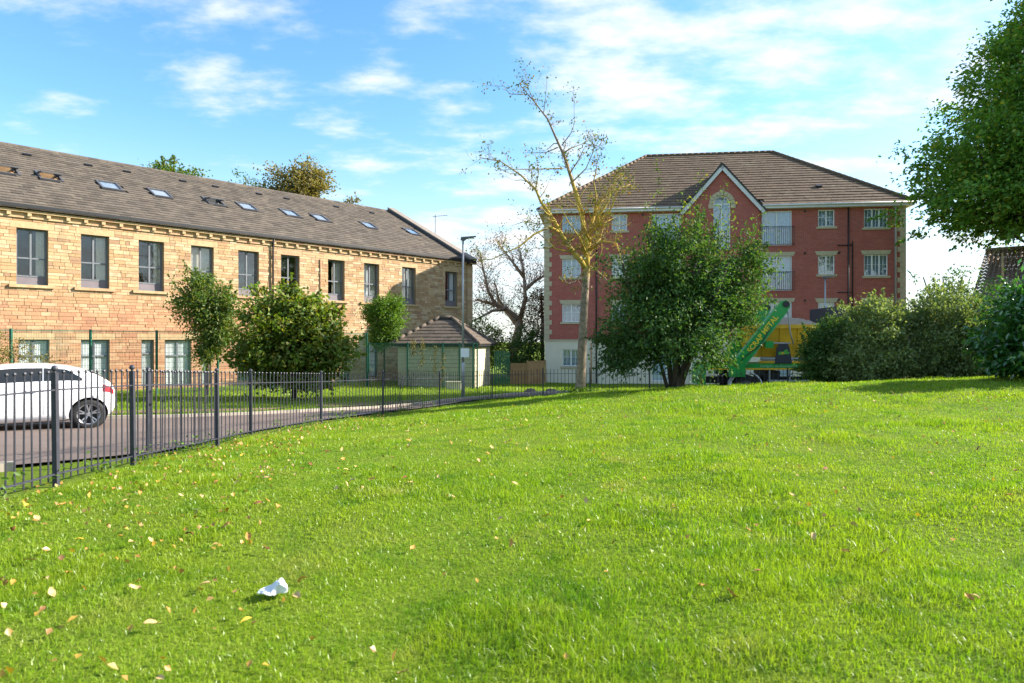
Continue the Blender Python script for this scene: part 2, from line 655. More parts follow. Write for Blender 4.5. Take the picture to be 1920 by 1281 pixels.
def tz(x, y):
    return float(terr(np.array([x]), np.array([y]))[0])


def bumps(X, Y):
    """small unevenness of the turf"""
    return 0.020 * np.sin(1.7 * X + 0.6 * Y) * np.sin(1.1 * Y - 0.5 * X + 1) + 0.014 * np.sin(3.9 * X - 2.3 * Y) * np.sin(2.9 * Y + 1.3 * X)


def ground_mat():
    m, nt, out = new_mat('turf_soil')
    n = noise(nt, 0.8, 6, 0.6, 'World')
    n2 = noise(nt, 18, 5, 0.7, 'World')
    col = ramp(nt, maprange(nt, n, 0.3, 0.7), [(0.11, 0.17, 0.014), (0.16, 0.235, 0.018)])
    col = mixc(nt, maprange(nt, n2, 0.35, 0.7, 0, 0.6), col, (0.09, 0.115, 0.015))
    bsdf(nt, out, col, 0.95, 0, 0.1, n2, 0.04, 0.9)
    return m


M['ground'] = ground_mat()


def asphalt_mat():
    m, nt, out = new_mat('brown_grey_asphalt')
    n = noise(nt, 60, 4, 0.7, 'World')
    n2 = noise(nt, 0.6, 5, 0.6, 'World')
    col = ramp(nt, maprange(nt, n2, 0.3, 0.7), [(0.15, 0.11, 0.092), (0.20, 0.152, 0.128)])
    col = mixc(nt, maprange(nt, n, 0.3, 0.75, 0, 0.5), col, (0.10, 0.078, 0.068))
    n3 = noise(nt, 0.9, 7, 0.75, 'World', (0.35, 1.6, 1))
    col = mixc(nt, maprange(nt, n3, 0.60, 0.66, 0, 0.6), col, (0.06, 0.05, 0.046))
    bsdf(nt, out, col, 0.9, 0, 0.25, n, 0.006, 0.6)
    return m


M['asphalt'] = asphalt_mat()

xs = np.unique(np.concatenate([np.array([-1800, -1200, -800, -500, -320, -200, -130, -90, -65, -50, -40]), np.arange(-34, 38, 0.4), np.array([40, 46, 55, 70, 95, 140, 220, 340, 520, 800, 1200, 1800])]))
ys = np.unique(np.concatenate([np.array([-1500, -800, -400, -200, -100, -50, -30, -20, -14, -10]), np.arange(-7, 62, 0.4), np.array([64, 68, 74, 82, 95, 115, 150, 210, 300, 450, 700, 1100, 1800, 2800])]))
GX, GY = np.meshgrid(xs, ys)
GZ = terr(GX, GY)
inner = (GX > -34) & (GX < 37) & (GY > -7) & (GY < 61)
GZ = GZ + np.where(inner, bumps(GX, GY), 0) - 0.012
nx, ny = len(xs), len(ys)
I = np.arange(nx * ny).reshape(ny, nx)
F = np.stack([I[:-1, :-1], I[:-1, 1:], I[1:, 1:], I[1:, :-1]], -1).reshape(-1, 4)
g_me = np_mesh('ground', np.stack([GX, GY, GZ], -1).reshape(-1, 3), F)
g_me.polygons.foreach_set('use_smooth', [True] * len(g_me.polygons))
tag(link('ground', g_me, M['ground']), kind='structure')

NEAR = [(-30, -8), (-16, 0.5), (-9, 5.4), (-5.9, 7.7), (-4.85, 9.2), (-4.85, 12), (-4.6, 15.2), (-3.75, 17.9), (-2.7, 21.3), (-1.25, 25.3), (1.0, 27.75), (3.2, 28.4), (5.6, 27.7), (8, 26.2), (12, 25.4), (22, 25.1), (40, 25)]
FAR = [(-40, 10), (-20, 12.6), (-14, 14), (-9.3, 15.8), (-7, 17.4), (-4.9, 19.7), (-3.3, 22.5), (-1.6, 26), (.7, 29.3), (3.2, 31.2), (5.6, 31.6), (8, 31.4), (14, 30.9), (22, 30.5), (40, 30)]


def resample(P, n):
    P = np.array(P, dtype=float)
    # Catmull-Rom then even arclength
    Q = []
    for i in range(len(P) - 1):
        p0, p1, p2, p3 = P[max(i - 1, 0)], P[i], P[i + 1], P[min(i + 2, len(P) - 1)]
        for t in np.linspace(0, 1, 16, endpoint=False):
            Q.append(0.5 * ((2 * p1) + (-p0 + p2) * t + (2 * p0 - 5 * p1 + 4 * p2 - p3) * t * t + (-p0 + 3 * p1 - 3 * p2 + p3) * t ** 3))
    Q.append(P[-1])
    Q = np.array(Q)
    s = np.concatenate([[0], np.cumsum(np.hypot(*(Q[1:] - Q[:-1]).T))])
    u = np.linspace(0, s[-1], n)
    return np.stack([np.interp(u, s, Q[:, 0]), np.interp(u, s, Q[:, 1])], -1)


RN, RF = resample(NEAR, 190), resample(FAR, 190)
NC = 14
RX = np.stack([RN[:, 0] + (RF[:, 0] - RN[:, 0]) * t for t in np.linspace(0, 1, NC)], 1)
RY = np.stack([RN[:, 1] + (RF[:, 1] - RN[:, 1]) * t for t in np.linspace(0, 1, NC)], 1)
RZ = terr(RX, RY) + 0.035
I = np.arange(190 * NC).reshape(190, NC)
F = np.stack([I[:-1, :-1], I[1:, :-1], I[1:, 1:], I[:-1, 1:]], -1).reshape(-1, 4)
me = np_mesh('road', np.stack([RX, RY, RZ], -1).reshape(-1, 3), F)
me.polygons.foreach_set('use_smooth', [True] * len(me.polygons))
road = tag(link('road', me, M['asphalt']), kind='structure')


def kerb_run(P, a, b, step=0.92, side=1, h=.05):
    Q = resample(P, 900)
    s = np.concatenate([[0], np.cumsum(np.hypot(*(Q[1:] - Q[:-1]).T))])
    u = a
    rng = random.Random(5)
    while u < b:
        x0, y0 = np.interp(u, s, Q[:, 0]), np.interp(u, s, Q[:, 1])
        x1, y1 = np.interp(u + step - 0.012, s, Q[:, 0]), np.interp(u + step - 0.012, s, Q[:, 1])
        d = Vector((x1 - x0, y1 - y0, tz(x1, y1) - tz(x0, y0)))
        c = Vector(((x0 + x1) / 2, (y0 + y1) / 2, (tz(x0, y0) + tz(x1, y1)) / 2 + h - .02 + rng.uniform(-.006, .006)))
        nrm = Vector((-d.y, d.x, 0)).normalized() * 0.065
        MB().obox(c + nrm * side, d / 2, nrm, (0, 0, 0.075)).build('kerb_stone', M['kerb'], road)
        u += step


kerb_run(FAR, 22, 62, side=1)
kerb_run(NEAR, 23.5, 28.2, side=-1, h=.022)


def earth_patch(cx, cy, rx, ry, ang, seed):
    rng = random.Random(seed)
    n = 40
    V = [(cx, cy)]
    for k in range(n):
        t = 2 * math.pi * k / n
        r = 1 + 0.18 * math.sin(3 * t + seed) + 0.1 * math.sin(7 * t) + rng.uniform(-.05, .05)
        x, y = rx * r * math.cos(t), ry * r * math.sin(t)
        V.append((cx + x * math.cos(ang) - y * math.sin(ang), cy + x * math.sin(ang) + y * math.cos(ang)))
    mb = MB()
    mb.v = [(x, y, tz(x, y) + 0.012 + float(bumps(np.array(x), np.array(y)))) for x, y in V]
    mb.f = [(0, 1 + k, 1 + (k + 1) % n) for k in range(n)]
    tag(mb.build('bare_earth', M['soil']), kind='structure')


earth_patch(-9.3, 19.3, 2.6, 0.85, math.radians(32), 1)
earth_patch(-5.1, 23.8, 2.2, 0.8, math.radians(50), 2)
earth_patch(-13.2, 17.3, 1.8, 0.6, math.radians(22), 3)

# ------------------------------------------------------------------ building helpers
def wall_cells(u0, u1, z0, z1, openings):
    """rectangles that fill a wall around its openings"""
    zs = sorted({z0, z1} | {min(max(o[2], z0), z1) for o in openings} | {min(max(o[3], z0), z1) for o in openings})
    out = []
    for za, zb in zip(zs[:-1], zs[1:]):
        if zb - za < 1e-4:
            continue
        zm = (za + zb) / 2
        blk = sorted((o[0], o[1]) for o in openings if o[2] < zm < o[3])
        a = u0
        for b in blk:
            if b[0] > a:
                out.append((a, b[0], za, zb))
            a = max(a, b[1])
        if a < u1:
            out.append((a, u1, za, zb))
    return out


def tiles(name, O, e, s, lo, hi, length, gauge, width, mat, parent, skip=(), th=0.028, seed=1, jit=0.004):
    """lay overlapping tiles on a slope; lo/hi give the ends of the course at height q along the slope"""
    O, e, s = Vector(O), Vector(e).normalized(), Vector(s).normalized()
    nrm = e.cross(s).normalized()
    if nrm.z < 0:
        nrm = -nrm
    rng = random.Random(seed)
    mb = MB()
    rows = int(length / gauge)
    for r in range(rows):
        s0 = r * gauge
        s1 = min(s0 + gauge + 0.05, length)
        a0, b0 = lo(s0), hi(s0)
        a1, b1 = lo(s1), hi(s1)
        k0 = math.floor(min(a0, a1) / width) - 1
        k1 = math.ceil(max(b0, b1) / width) + 1
        off = (r % 2) * width * 0.5
        for k in range(k0, k1):
            ua, ub = k * width + off + 0.003, (k + 1) * width + off - 0.003
            x0, x1 = max(ua, a0), min(ub, b0)
            x2, x3 = max(ua, a1), min(ub, b1)
            if x1 - x0 < 0.02 and x3 - x2 < 0.02:
                continue
            x1, x3 = max(x0 + .005, x1), max(x2 + .005, x3)
            um, sm = (ua + ub) / 2, s0 + gauge / 2
            if any(q[0] < um < q[1] and q[2] < sm < q[3] for q in skip):
                continue
            t = th + rng.uniform(-jit, jit) * 1.5
            ds = rng.uniform(-jit, jit) * 2
            p = [O + e * x0 + s * (s0 + ds) + nrm * t, O + e * x1 + s * (s0 + ds) + nrm * (t + rng.uniform(-jit, jit)), O + e * x3 + s * s1 + nrm * 0.004, O + e * x2 + s * s1 + nrm * 0.004]
            b = [O + e * x0 + s * (s0 + ds) - nrm * 0.002, O + e * x1 + s * (s0 + ds) - nrm * 0.002]
            i = len(mb.v)
            mb.v += [tuple(q) for q in p + b]
            mb.f += [(i, i + 1, i + 2, i + 3), (i + 4, i + 5, i + 1, i), (i + 4, i, i + 3), (i + 5, i + 2, i + 1)]
    o = mb.build(name, mat, parent)
    o['kind'] = 'stuff'
    return o


def grey_window(par, u0, u1, z0, z1, rng, panel=True, split=0.62, y=0.17, mull=0.5, curtain=None, room=1.6, cy=.16):
    fr = MB()
    t = 0.06
    zp = z0 + (0.36 if panel else 0.0)
    y0, y1 = y, y + 0.07
    for a, b, c, d in ((u0, u0 + t, z0, z1), (u1 - t, u1, z0, z1), (u0 + t, u1 - t, z1 - t, z1), (u0 + t, u1 - t, z0, z0 + t)):
        fr.box(a, b, y0, y1, c, d)
    um = u0 + (u1 - u0) * mull
    zt = zp + (z1 - zp) * (1 - split)
    if panel:
        fr.box(u0 + t, u1 - t, y0 + .005, y1 - .005, zp - t / 2, zp + t / 2)
    two = (u1 - u0) > 0.7
    if two:
        fr.box(um - 0.035, um + 0.035, y0 - .012, y1, (zp if panel else z0) + t / 2, z1 - t)
    fr.box(u0 + t, (um - .035) if two else u1 - t, y0 - .006, y1 - .004, zt - .03, zt + .03)
    if two:
        fr.box(um + .035, u1 - t, y0 - .006, y1 - .004, zt - .03, zt + .03)
    w = fr.build('window', M['grey_frame'], par)
    cols = [(u0 + t, um - .035), (um + .035, u1 - t)] if two else [(u0 + t, u1 - t)]
    for a, b in cols:
        for c, d in (((zp + t / 2) if panel else z0 + t, zt - .03), (zt + .03, z1 - t)):
            yy = y + 0.035 + rng.uniform(-.004, .004)
            MB().box(a, b, yy, yy + .008, c, d).build('pane', M['glass'], w)
    if panel:
        MB().box(u0 + t, u1 - t, y + .02, y + .05, z0 + t, zp - t / 2).build('panel', M['spandrel'], w)
    rb = MB()
    d = y + room
    rb.poly([(u0 - .3, d, z0 - .1), (u1 + .3, d, z0 - .1), (u1 + .3, d, z1 + .1), (u0 - .3, d, z1 + .1)])
    for x in (u0 - .3, u1 + .3):
        rb.poly([(x, y + .34, z0 - .1), (x, d, z0 - .1), (x, d, z1 + .1), (x, y + .34, z1 + .1)])
    for z in (z0 - .1, z1 + .1):
        rb.poly([(u0 - .3, y + .34, z), (u1 + .3, y + .34, z), (u1 + .3, d, z), (u0 - .3, d, z)])
    rb.build('room_lining', M['dark_room'], w)
    if curtain:
        for (a, b, mat) in curtain:
            ca, cb = u0 + (u1 - u0) * a, u0 + (u1 - u0) * b
            cu = MB()
            n = max(4, int((cb - ca) / 0.03))
            for k in range(n):
                xa, xb = ca + (cb - ca) * k / n, ca + (cb - ca) * (k + 1) / n
                ya, yb = y + cy + .02 * (k % 2), y + cy + .02 * ((k + 1) % 2)
                cu.poly([(xa, ya, z0 + .05), (xb, yb, z0 + .05), (xb, yb, z1 - .04), (xa, ya, z1 - .04)])
            cu.build('curtain', M[mat], w)
    return w


# ------------------------------------------------------------------ stone mill building
def stone_building():
    rng = random.Random(11)
    B = thing('stone_building', 'long yellow sandstone mill building with grey slate roof and rooflights', 'building', (-20.3, 27.1, 0), math.atan2(.741, .672))
    cs = [-3.5, -1.22, 1.06, 3.34, 5.63, 7.95, 10.28, 12.6, 15.45, 17.87, 20.68, 24.25]
    up = [(c - .54, c + .54, 4.51, 6.80) for c in cs]
    gr = [(-3.9, -2.8, .3, 2.28), (0.59, 1.64, .35, 2.28), (2.80, 3.89, .2, 2.28), (5.20, 5.73, .15, 2.28), (6.22, 7.41, .1, 2.28), (7.91, 8.37, .1, 2.28),
          (9.7, 10.8, .2, 2.28), (12.4, 13.4, .1, 2.28), (15.78, 16.35, -.25, 2.28), (17.73, 18.3, .1, 2.28), (20.6, 21.6, .1, 2.28)]
    ops = up + gr
    U0, U1, Z0, Z1 = -8.0, 25.65, -0.9, 7.2
    wall = MB()
    for a, b, c, d in wall_cells(U0, U1, Z0, 7.75, ops):
        wall.box(a, b, 0.02, 0.5, c, d)
    # far sides of the building
    wall.box(U0, U0 + .4, 0.5, 17, Z0, 7.7)
    wall.box(U0 + .4, U1, 16.6, 17, Z0, 7.7)
    W = wall.build('wall', M['mortar'], B)
    # lintels and sills are single dressed stones
    blocks = []
    for k, o in enumerate(up):
        blocks.append((o[0] - .17 - rng.uniform(0, .1), o[1] + .17 + rng.uniform(0, .1), 6.80, 7.08))
        MB().box(o[0] - .26, o[1] + .22, -.11, .16, 4.39, 4.51).build('sill', M['dressed_red' if k % 3 == 0 else 'dressed'], B)
        blocks.append((o[0] - .26, o[1] + .22, 4.39, 4.51))
    for k, b in enumerate(blocks[0::2]):
        MB().box(b[0] + .006, b[1] - .006, -.012 - rng.uniform(0, .008), .1, b[2] + .004, b[3] - .006).build('lintel', M['dressed_red' if k in (7,) else 'dressed'], B)
    gl = [(-4.1, -2.6), (.4, 1.85), (2.60, 4.12), (5.02, 5.95), (6.0, 8.6), (9.5, 11.0), (12.2, 13.6), (15.6, 16.5), (17.55, 18.5), (20.4, 21.8)]
    for a, b in gl:
        MB().box(a, b, -.014, .1, 2.284, 2.55).build('lintel', M['dressed'], B)
        blocks.append((a, b, 2.28, 2.556))
    solid = ops + blocks
    # coursed stones, cut round the openings
    levels = []
    for a, b in ((Z0, 0.1), (0.1, 2.28), (2.28, 2.556), (2.556, 4.39), (4.39, 4.51), (4.51, 6.80), (6.80, 7.08), (7.08, Z1)):
        n = max(1, round((b - a) / 0.145))
        cuts = [a + (b - a) * k / n for k in range(n + 1)]
        for k in range(1, n):
            cuts[k] += rng.uniform(-.028, .028)
        levels += list(zip(cuts[:-1], cuts[1:]))
    stones = []
    for za, zb in levels:
        zm = (za + zb) / 2
        blk = sorted((o[0], o[1]) for o in solid if o[2] < zm < o[3])
        ivs, a = [], U0
        for b in blk:
            if b[0] > a:
                ivs.append((a, b[0]))
            a = max(a, b[1])
        ivs.append((a, U1))
        for ia, ib in ivs:
            x = ia
            while x < ib - .02:
                w = rng.choice((.18, .24, .3, .36, .42, .5, .62)) * rng.uniform(.85, 1.15)
                if ib - (x + w) < .14:
                    w = ib - x
                stones.append((x, x + w, za, zb, rng.uniform(.004, .026)))
                x += w
    near = sorted((s for s in stones if s[2] > 2.5 and -0.3 < s[0] < 7.2), key=lambda s: s[0])[:290]
    ns = set(near)
    unit = MB().box(-.5, .5, -.5, .5, -.5, .5).mesh('stone')
    unit.materials.append(M['stone'])
    for a, b, c, d, p in near:
        o = link('stone', unit, None, W)
        o.location = ((a + b) / 2, (.05 - p) / 2, (c + d) / 2)
        o.scale = (b - a - .014, .05 + p, d - c - .013)
    mb = MB()
    for s in stones:
        if s in ns:
            continue
        a, b, c, d, p = s
        mb.box(a + .007, b - .007, -p, .05, c + .006, d - .007)
    mb.build('stonework', M['stone'], W)['kind'] = 'stuff'
    # cornice: string course, corbels, top band, gutter
    x = U0
    while x < U1 - .1:
        w = min(rng.uniform(.8, 1.3), U1 - x)
        m = M['dressed_red'] if rng.random() < .25 else M['dressed']
        MB().box(x + .005, x + w - .005, -.07 - rng.uniform(0, .012), .1, 7.20, 7.27).build('string_course', m, B)
        x += w
    x = U0
    while x < U1 - .1:
        w = min(rng.uniform(.62, .72), U1 - x)
        m = M['dressed_red'] if rng.random() < .35 else M['dressed']
        MB().box(x + .004, x + w - .004, -.17 - rng.uniform(0, .01), .1, 7.42, 7.52).build('cornice_stone', m, B)
        MB().prism([(x + .25, 7.275), (x + .39, 7.275), (x + .39, 7.418), (x + .25, 7.418)], -.15, .06).build('corbel', M['dressed'], B)
        x += w
    MB().box(U0, U1, -.03, .06, 7.275, 7.42).build('frieze', M['dressed'], B)
    MB().box(U0, U1, -.05, .1, 7.523, 7.66).build('frieze', M['dressed_red'], B)
    gut = MB()
    gut.prism([(U0, 7.60), (U1 + .1, 7.60), (U1 + .1, 7.73), (U0, 7.73)], -.30, -.16)
    gut.prism([(U0, 7.56), (U1, 7.56), (U1, 7.70), (U0, 7.70)], -.157, -.06)
    gut.build('gutter', M['black'], B)
    MB().tube([(11.56, -.22, 7.6), (11.56, -.12, 7.3), (11.56, -.10, 7.1), (11.56, -.10, -.2)], .05, 8).build('downpipe', M['black'], B, True)
    MB().tube([(14.41, -.05, 6.75), (14.41, -.06, 3.0)], .028, 6).build('downpipe', M['dressed_red'], B, True)
    # windows
    curt = [None, None, [(.68, .98, 'curtain')], [(.62, .98, 'curtain')], [(.70, .98, 'curtain')], [(.02, .98, 'curtain')], None, None, [(.45, .98, 'curtain')], [(.1, .5, 'blind'), (.55, .98, 'curtain')], [(.4, .98, 'curtain')], [(.5, .98, 'blind')]]
    for o, c in zip(up, curt):
        grey_window(B, o[0] + .004, o[1] - .004, o[2] + .004, o[3] - .004, rng, True, .62, .2, .48, c)
    for k, o in enumerate(gr):
        grey_window(B, o[0] + .004, o[1] - .004, o[2] + .004, o[3] - .004, rng, False, .34 if o[1] - o[0] > .8 else .3, .12, .5,
                    [(.0, 1.0, 'blind')] if k in (1, 2, 3, 4, 5, 9) else None, cy=.06)
    # roof
    ze, run, rise = 7.70, 8.5, 4.38
    L = math.hypot(run + .28, rise + .145)
    s = Vector((0, run, rise)).normalized()
    O = Vector((0, -.28, ze - .145))
    rf = MB()
    a, b = U0, U1 + .02
    rf.poly([(a, -.26, ze - .17), (b, -.26, ze - .17), (b, run, ze + rise - .03), (a, run, ze + rise - .03)])
    rf.poly([(a, run, ze + rise - .03), (b, run, ze + rise - .03), (b, 17.2, ze - .15), (a, 17.2, ze - .15)])
    R = rf.build('roof', M['under'], B)
    sky = [(c, 4.25) for c in (-1.4, .99, 2.67, 5.21, 7.6, 10.4, 12.31, 15.02, 17.05, 20.71, 24.4)]
    cosp = run / math.hypot(run, rise)
    skip = [(c - .48, c + .48, (y + .28) / cosp - .62, (y + .28) / cosp + .62) for c, y in sky]
    tiles('roof_tiles', O, (1, 0, 0), s, lambda q: U0, lambda q: U1, L, .36, .42, M['slate'], R, skip, .04)
    tiles('roof_tiles', Vector((0, 17.25, ze - .145)), (1, 0, 0), Vector((0, -run, rise)), lambda q: U0, lambda q: U1, L, .36, .42, M['slate'], R, (), .04, 3)
    x = U0
    while x < U1 - .05:
        w = min(.45, U1 - x)
        MB().prism([(-.17, -.09), (0, 0.02), (.17, -.09), (.17, -.05), (0, .07), (-.17, -.05)], 0, w - .01).build('ridge_tile', M['slate'], R)
        o = COL.objects[-1]
        o.location = (x, run, ze + rise + .02)
        o.rotation_euler = (0, 0, -math.pi / 2)
        x += w
    nrm = Vector((1, 0, 0)).cross(s).normalized()
    for k, (c, y) in enumerate(sky):
        q = (y + .28) / cosp
        P = O + s * q + Vector((c, 0, 0))
        e = Vector((1, 0, 0))
        fr = MB()
        for du, ds, hu, hs in ((-.44, 0, .045, .60), (.44, 0, .045, .60), (0, -.56, .395, .045), (0, .56, .395, .045)):
            fr.obox(P + e * du + s * ds + nrm * .035, e * hu, s * hs, nrm * .045)
        f = fr.build('rooflight', M['lead'], R)
        opened = k in (1, 2, 5)
        if opened:
            MB().obox(P + nrm * -.02, e * .394, s * .514, nrm * .004).build('lining', M['timber'] if k < 3 else M['dark_room'], f)
            ang = math.radians(24)
            s2 = (s * math.cos(ang) - nrm * math.sin(ang))
            n2 = (nrm * math.cos(ang) + s * math.sin(ang))
            top = P + s * .1 + nrm * .1
            sash = MB()
            for du, ds, hu, hs in ((-.40, 0, .035, .56), (.40, 0, .035, .56), (0, -.53, .365, .035), (0, .53, .365, .035)):
                sash.obox(top + e * du + s2 * ds + n2 * .02, e * hu, s2 * hs, n2 * .03)
            sa = sash.build('sash', M['lead'], f)
            MB().obox(top + n2 * .02, e * .364, s2 * .494, n2 * .004).build('pane', M['skyglass'], f)
        else:
            MB().obox(P + nrm * .04, e * .394, s * .514, nrm * .004).build('pane', M['skyglass'], f)
            MB().obox(P + nrm * .01, e * .394, s * .514, nrm * .003).build('blind', M['blind'], f)  # white sheet added under the pane, standing in for pale sky reflection
    for (c, y) in [(-.6, 7.1), (2.44, 7.15), (5.12, 7.15), (6.97, 7.15), (9.91, 7.15), (11.8, 7.15), (14.54, 7.15), (16.42, 7.15), (20.17, 7.2), (23.15, 7.2)]:
        P = O + s * ((y + .28) / cosp) + Vector((c, 0, 0))
        v = MB().obox(P + nrm * .05, (.17, 0, 0), s * .11, nrm * .04)
        v.obox(P + nrm * .075 - s * .115, (.15, 0, 0), s * .012, nrm * .03)
        v.build('roof_vent', M['black'], R)
    # gable wall with coping
    gb = MB()
    for x0, x1 in ((U1 + .004, 26.16),):
        pr = [(-.05, Z0), (17.05, Z0), (17.05, ze + .12), (8.5, ze + rise + .22), (-.05, ze + .02)]
        i = len(gb.v)
        n = len(pr)
        gb.v += [(x0, y, z) for y, z in pr] + [(x1, y, z) for y, z in pr]
        gb.f.append(tuple(i + k for k in reversed(range(n))))
        gb.f.append(tuple(i + n + k for k in range(n)))
        for k in range(n):
            j = (k + 1) % n
            gb.f.append((i + k, i + j, i + n + j, i + n + k))
    G = gb.build('gable_wall', M['mortar'], B)
    q = Z0
    k = 0
    while q < 7.3:
        h = rng.uniform(.26, .34)
        MB().box(U1 + .012, 26.155 if k % 2 else 26.15, -.075 - rng.uniform(0, .012), -.04, q + .006, q + h - .006).build('quoin', M['stone'], G)
        q += h
        k += 1
    m = MB().obox(Vector((25.9, -.28, ze - .145)) + s * (L / 2 + .05) + nrm * .22, (.33, 0, 0), s * (L / 2 + .1), nrm * .045)
    m.build('coping', M['coping'], G)
    m = MB().obox(Vector((25.63, -.28, ze - .145)) + s * (L / 2 + .05) + nrm * .10, (.012, 0, 0), s * (L / 2 + .1), nrm * .085)
    m.build('flashing', M['lead'], G)
    MB().box(25.5, 26.25, -.35, -.08, 7.42, 7.72).build('kneeler', M['black'], G)
    return B


stone_building()


# ------------------------------------------------------------------ red brick flats
def white_window(par, u0, u1, z0, z1, lights=2, bars=True, blind='blind', y=0.07):
    t = .06
    fr = MB()
    for a, b, c, d in ((u0, u0 + t, z0, z1), (u1 - t, u1, z0, z1), (u0 + t, u1 - t, z1 - t, z1), (u0 + t, u1 - t, z0, z0 + t)):
        fr.box(a, b, y, y + .07, c, d)
    panes = []
    wd = (u1 - u0 - 2 * t)
    for k in range(lights):
        a = u0 + t + wd * k / lights
        b = u0 + t + wd * (k + 1) / lights
        if k:
            fr.box(a - .04, a + .04, y - .006, y + .066, z0 + t, z1 - t)
            a += .04
        if k < lights - 1:
            b -= .04
        panes.append((a, b))
        if bars:
            m = (a + b) / 2
            fr.box(m - .011, m + .011, y + .018, y + .03, z0 + t, z1 - t)
            zz = z0 + t + (z1 - z0 - 2 * t) * .55
            fr.box(a, m - .011, y + .018, y + .03, zz - .011, zz + .011)
            fr.box(m + .011, b, y + .018, y + .03, zz - .011, zz + .011)
    w = fr.build('window', M['white'], par)
    for a, b in panes:
        MB().box(a, b, y + .034, y + .042, z0 + t, z1 - t).build('pane', M['glass_sky'], w)
    rb = MB().poly([(u0 + .02, y + .5, z0), (u1 - .02, y + .5, z0), (u1 - .02, y + .5, z1), (u0 + .02, y + .5, z1)])
    rb.build('room_lining', M['dark_room'], w)
    if blind:
        cu = MB()
        n = 14
        for k in range(n):
            xa, xb = u0 + t + wd * k / n, u0 + t + wd * (k + 1) / n
            ya, yb = y + .16 + .03 * (k % 2), y + .16 + .03 * ((k + 1) % 2)
            cu.poly([(xa, ya, z0 + .05), (xb, yb, z0 + .05), (xb, yb, z1 - .04), (xa, ya, z1 - .04)])
        cu.build('curtain', M[blind], w)
    return w


def balcony_door(par, u0, u1, z0, z1):
    w = white_window(par, u0, u1, z0, z1, 2, False, 'net')
    rl = MB()
    a, b, y = u0 - .14, u1 + .12, -.16
    for z in (z0 + .02, z0 + 1.12):
        rl.box(a, b, y - .02, y + .02, z, z + .035)
        for x in (a, b - .035):
            rl.box(x, x + .035, y + .02, -.004, z, z + .035)
    n = 16
    for k in range(n + 1):
        x = a + .02 + (b - a - .04) * k / n
        rl.box(x - .009, x + .009, y - .009, y + .009, z0 + .055, z0 + 1.12)
    rl.build('balcony_railing', M['railing'], par)


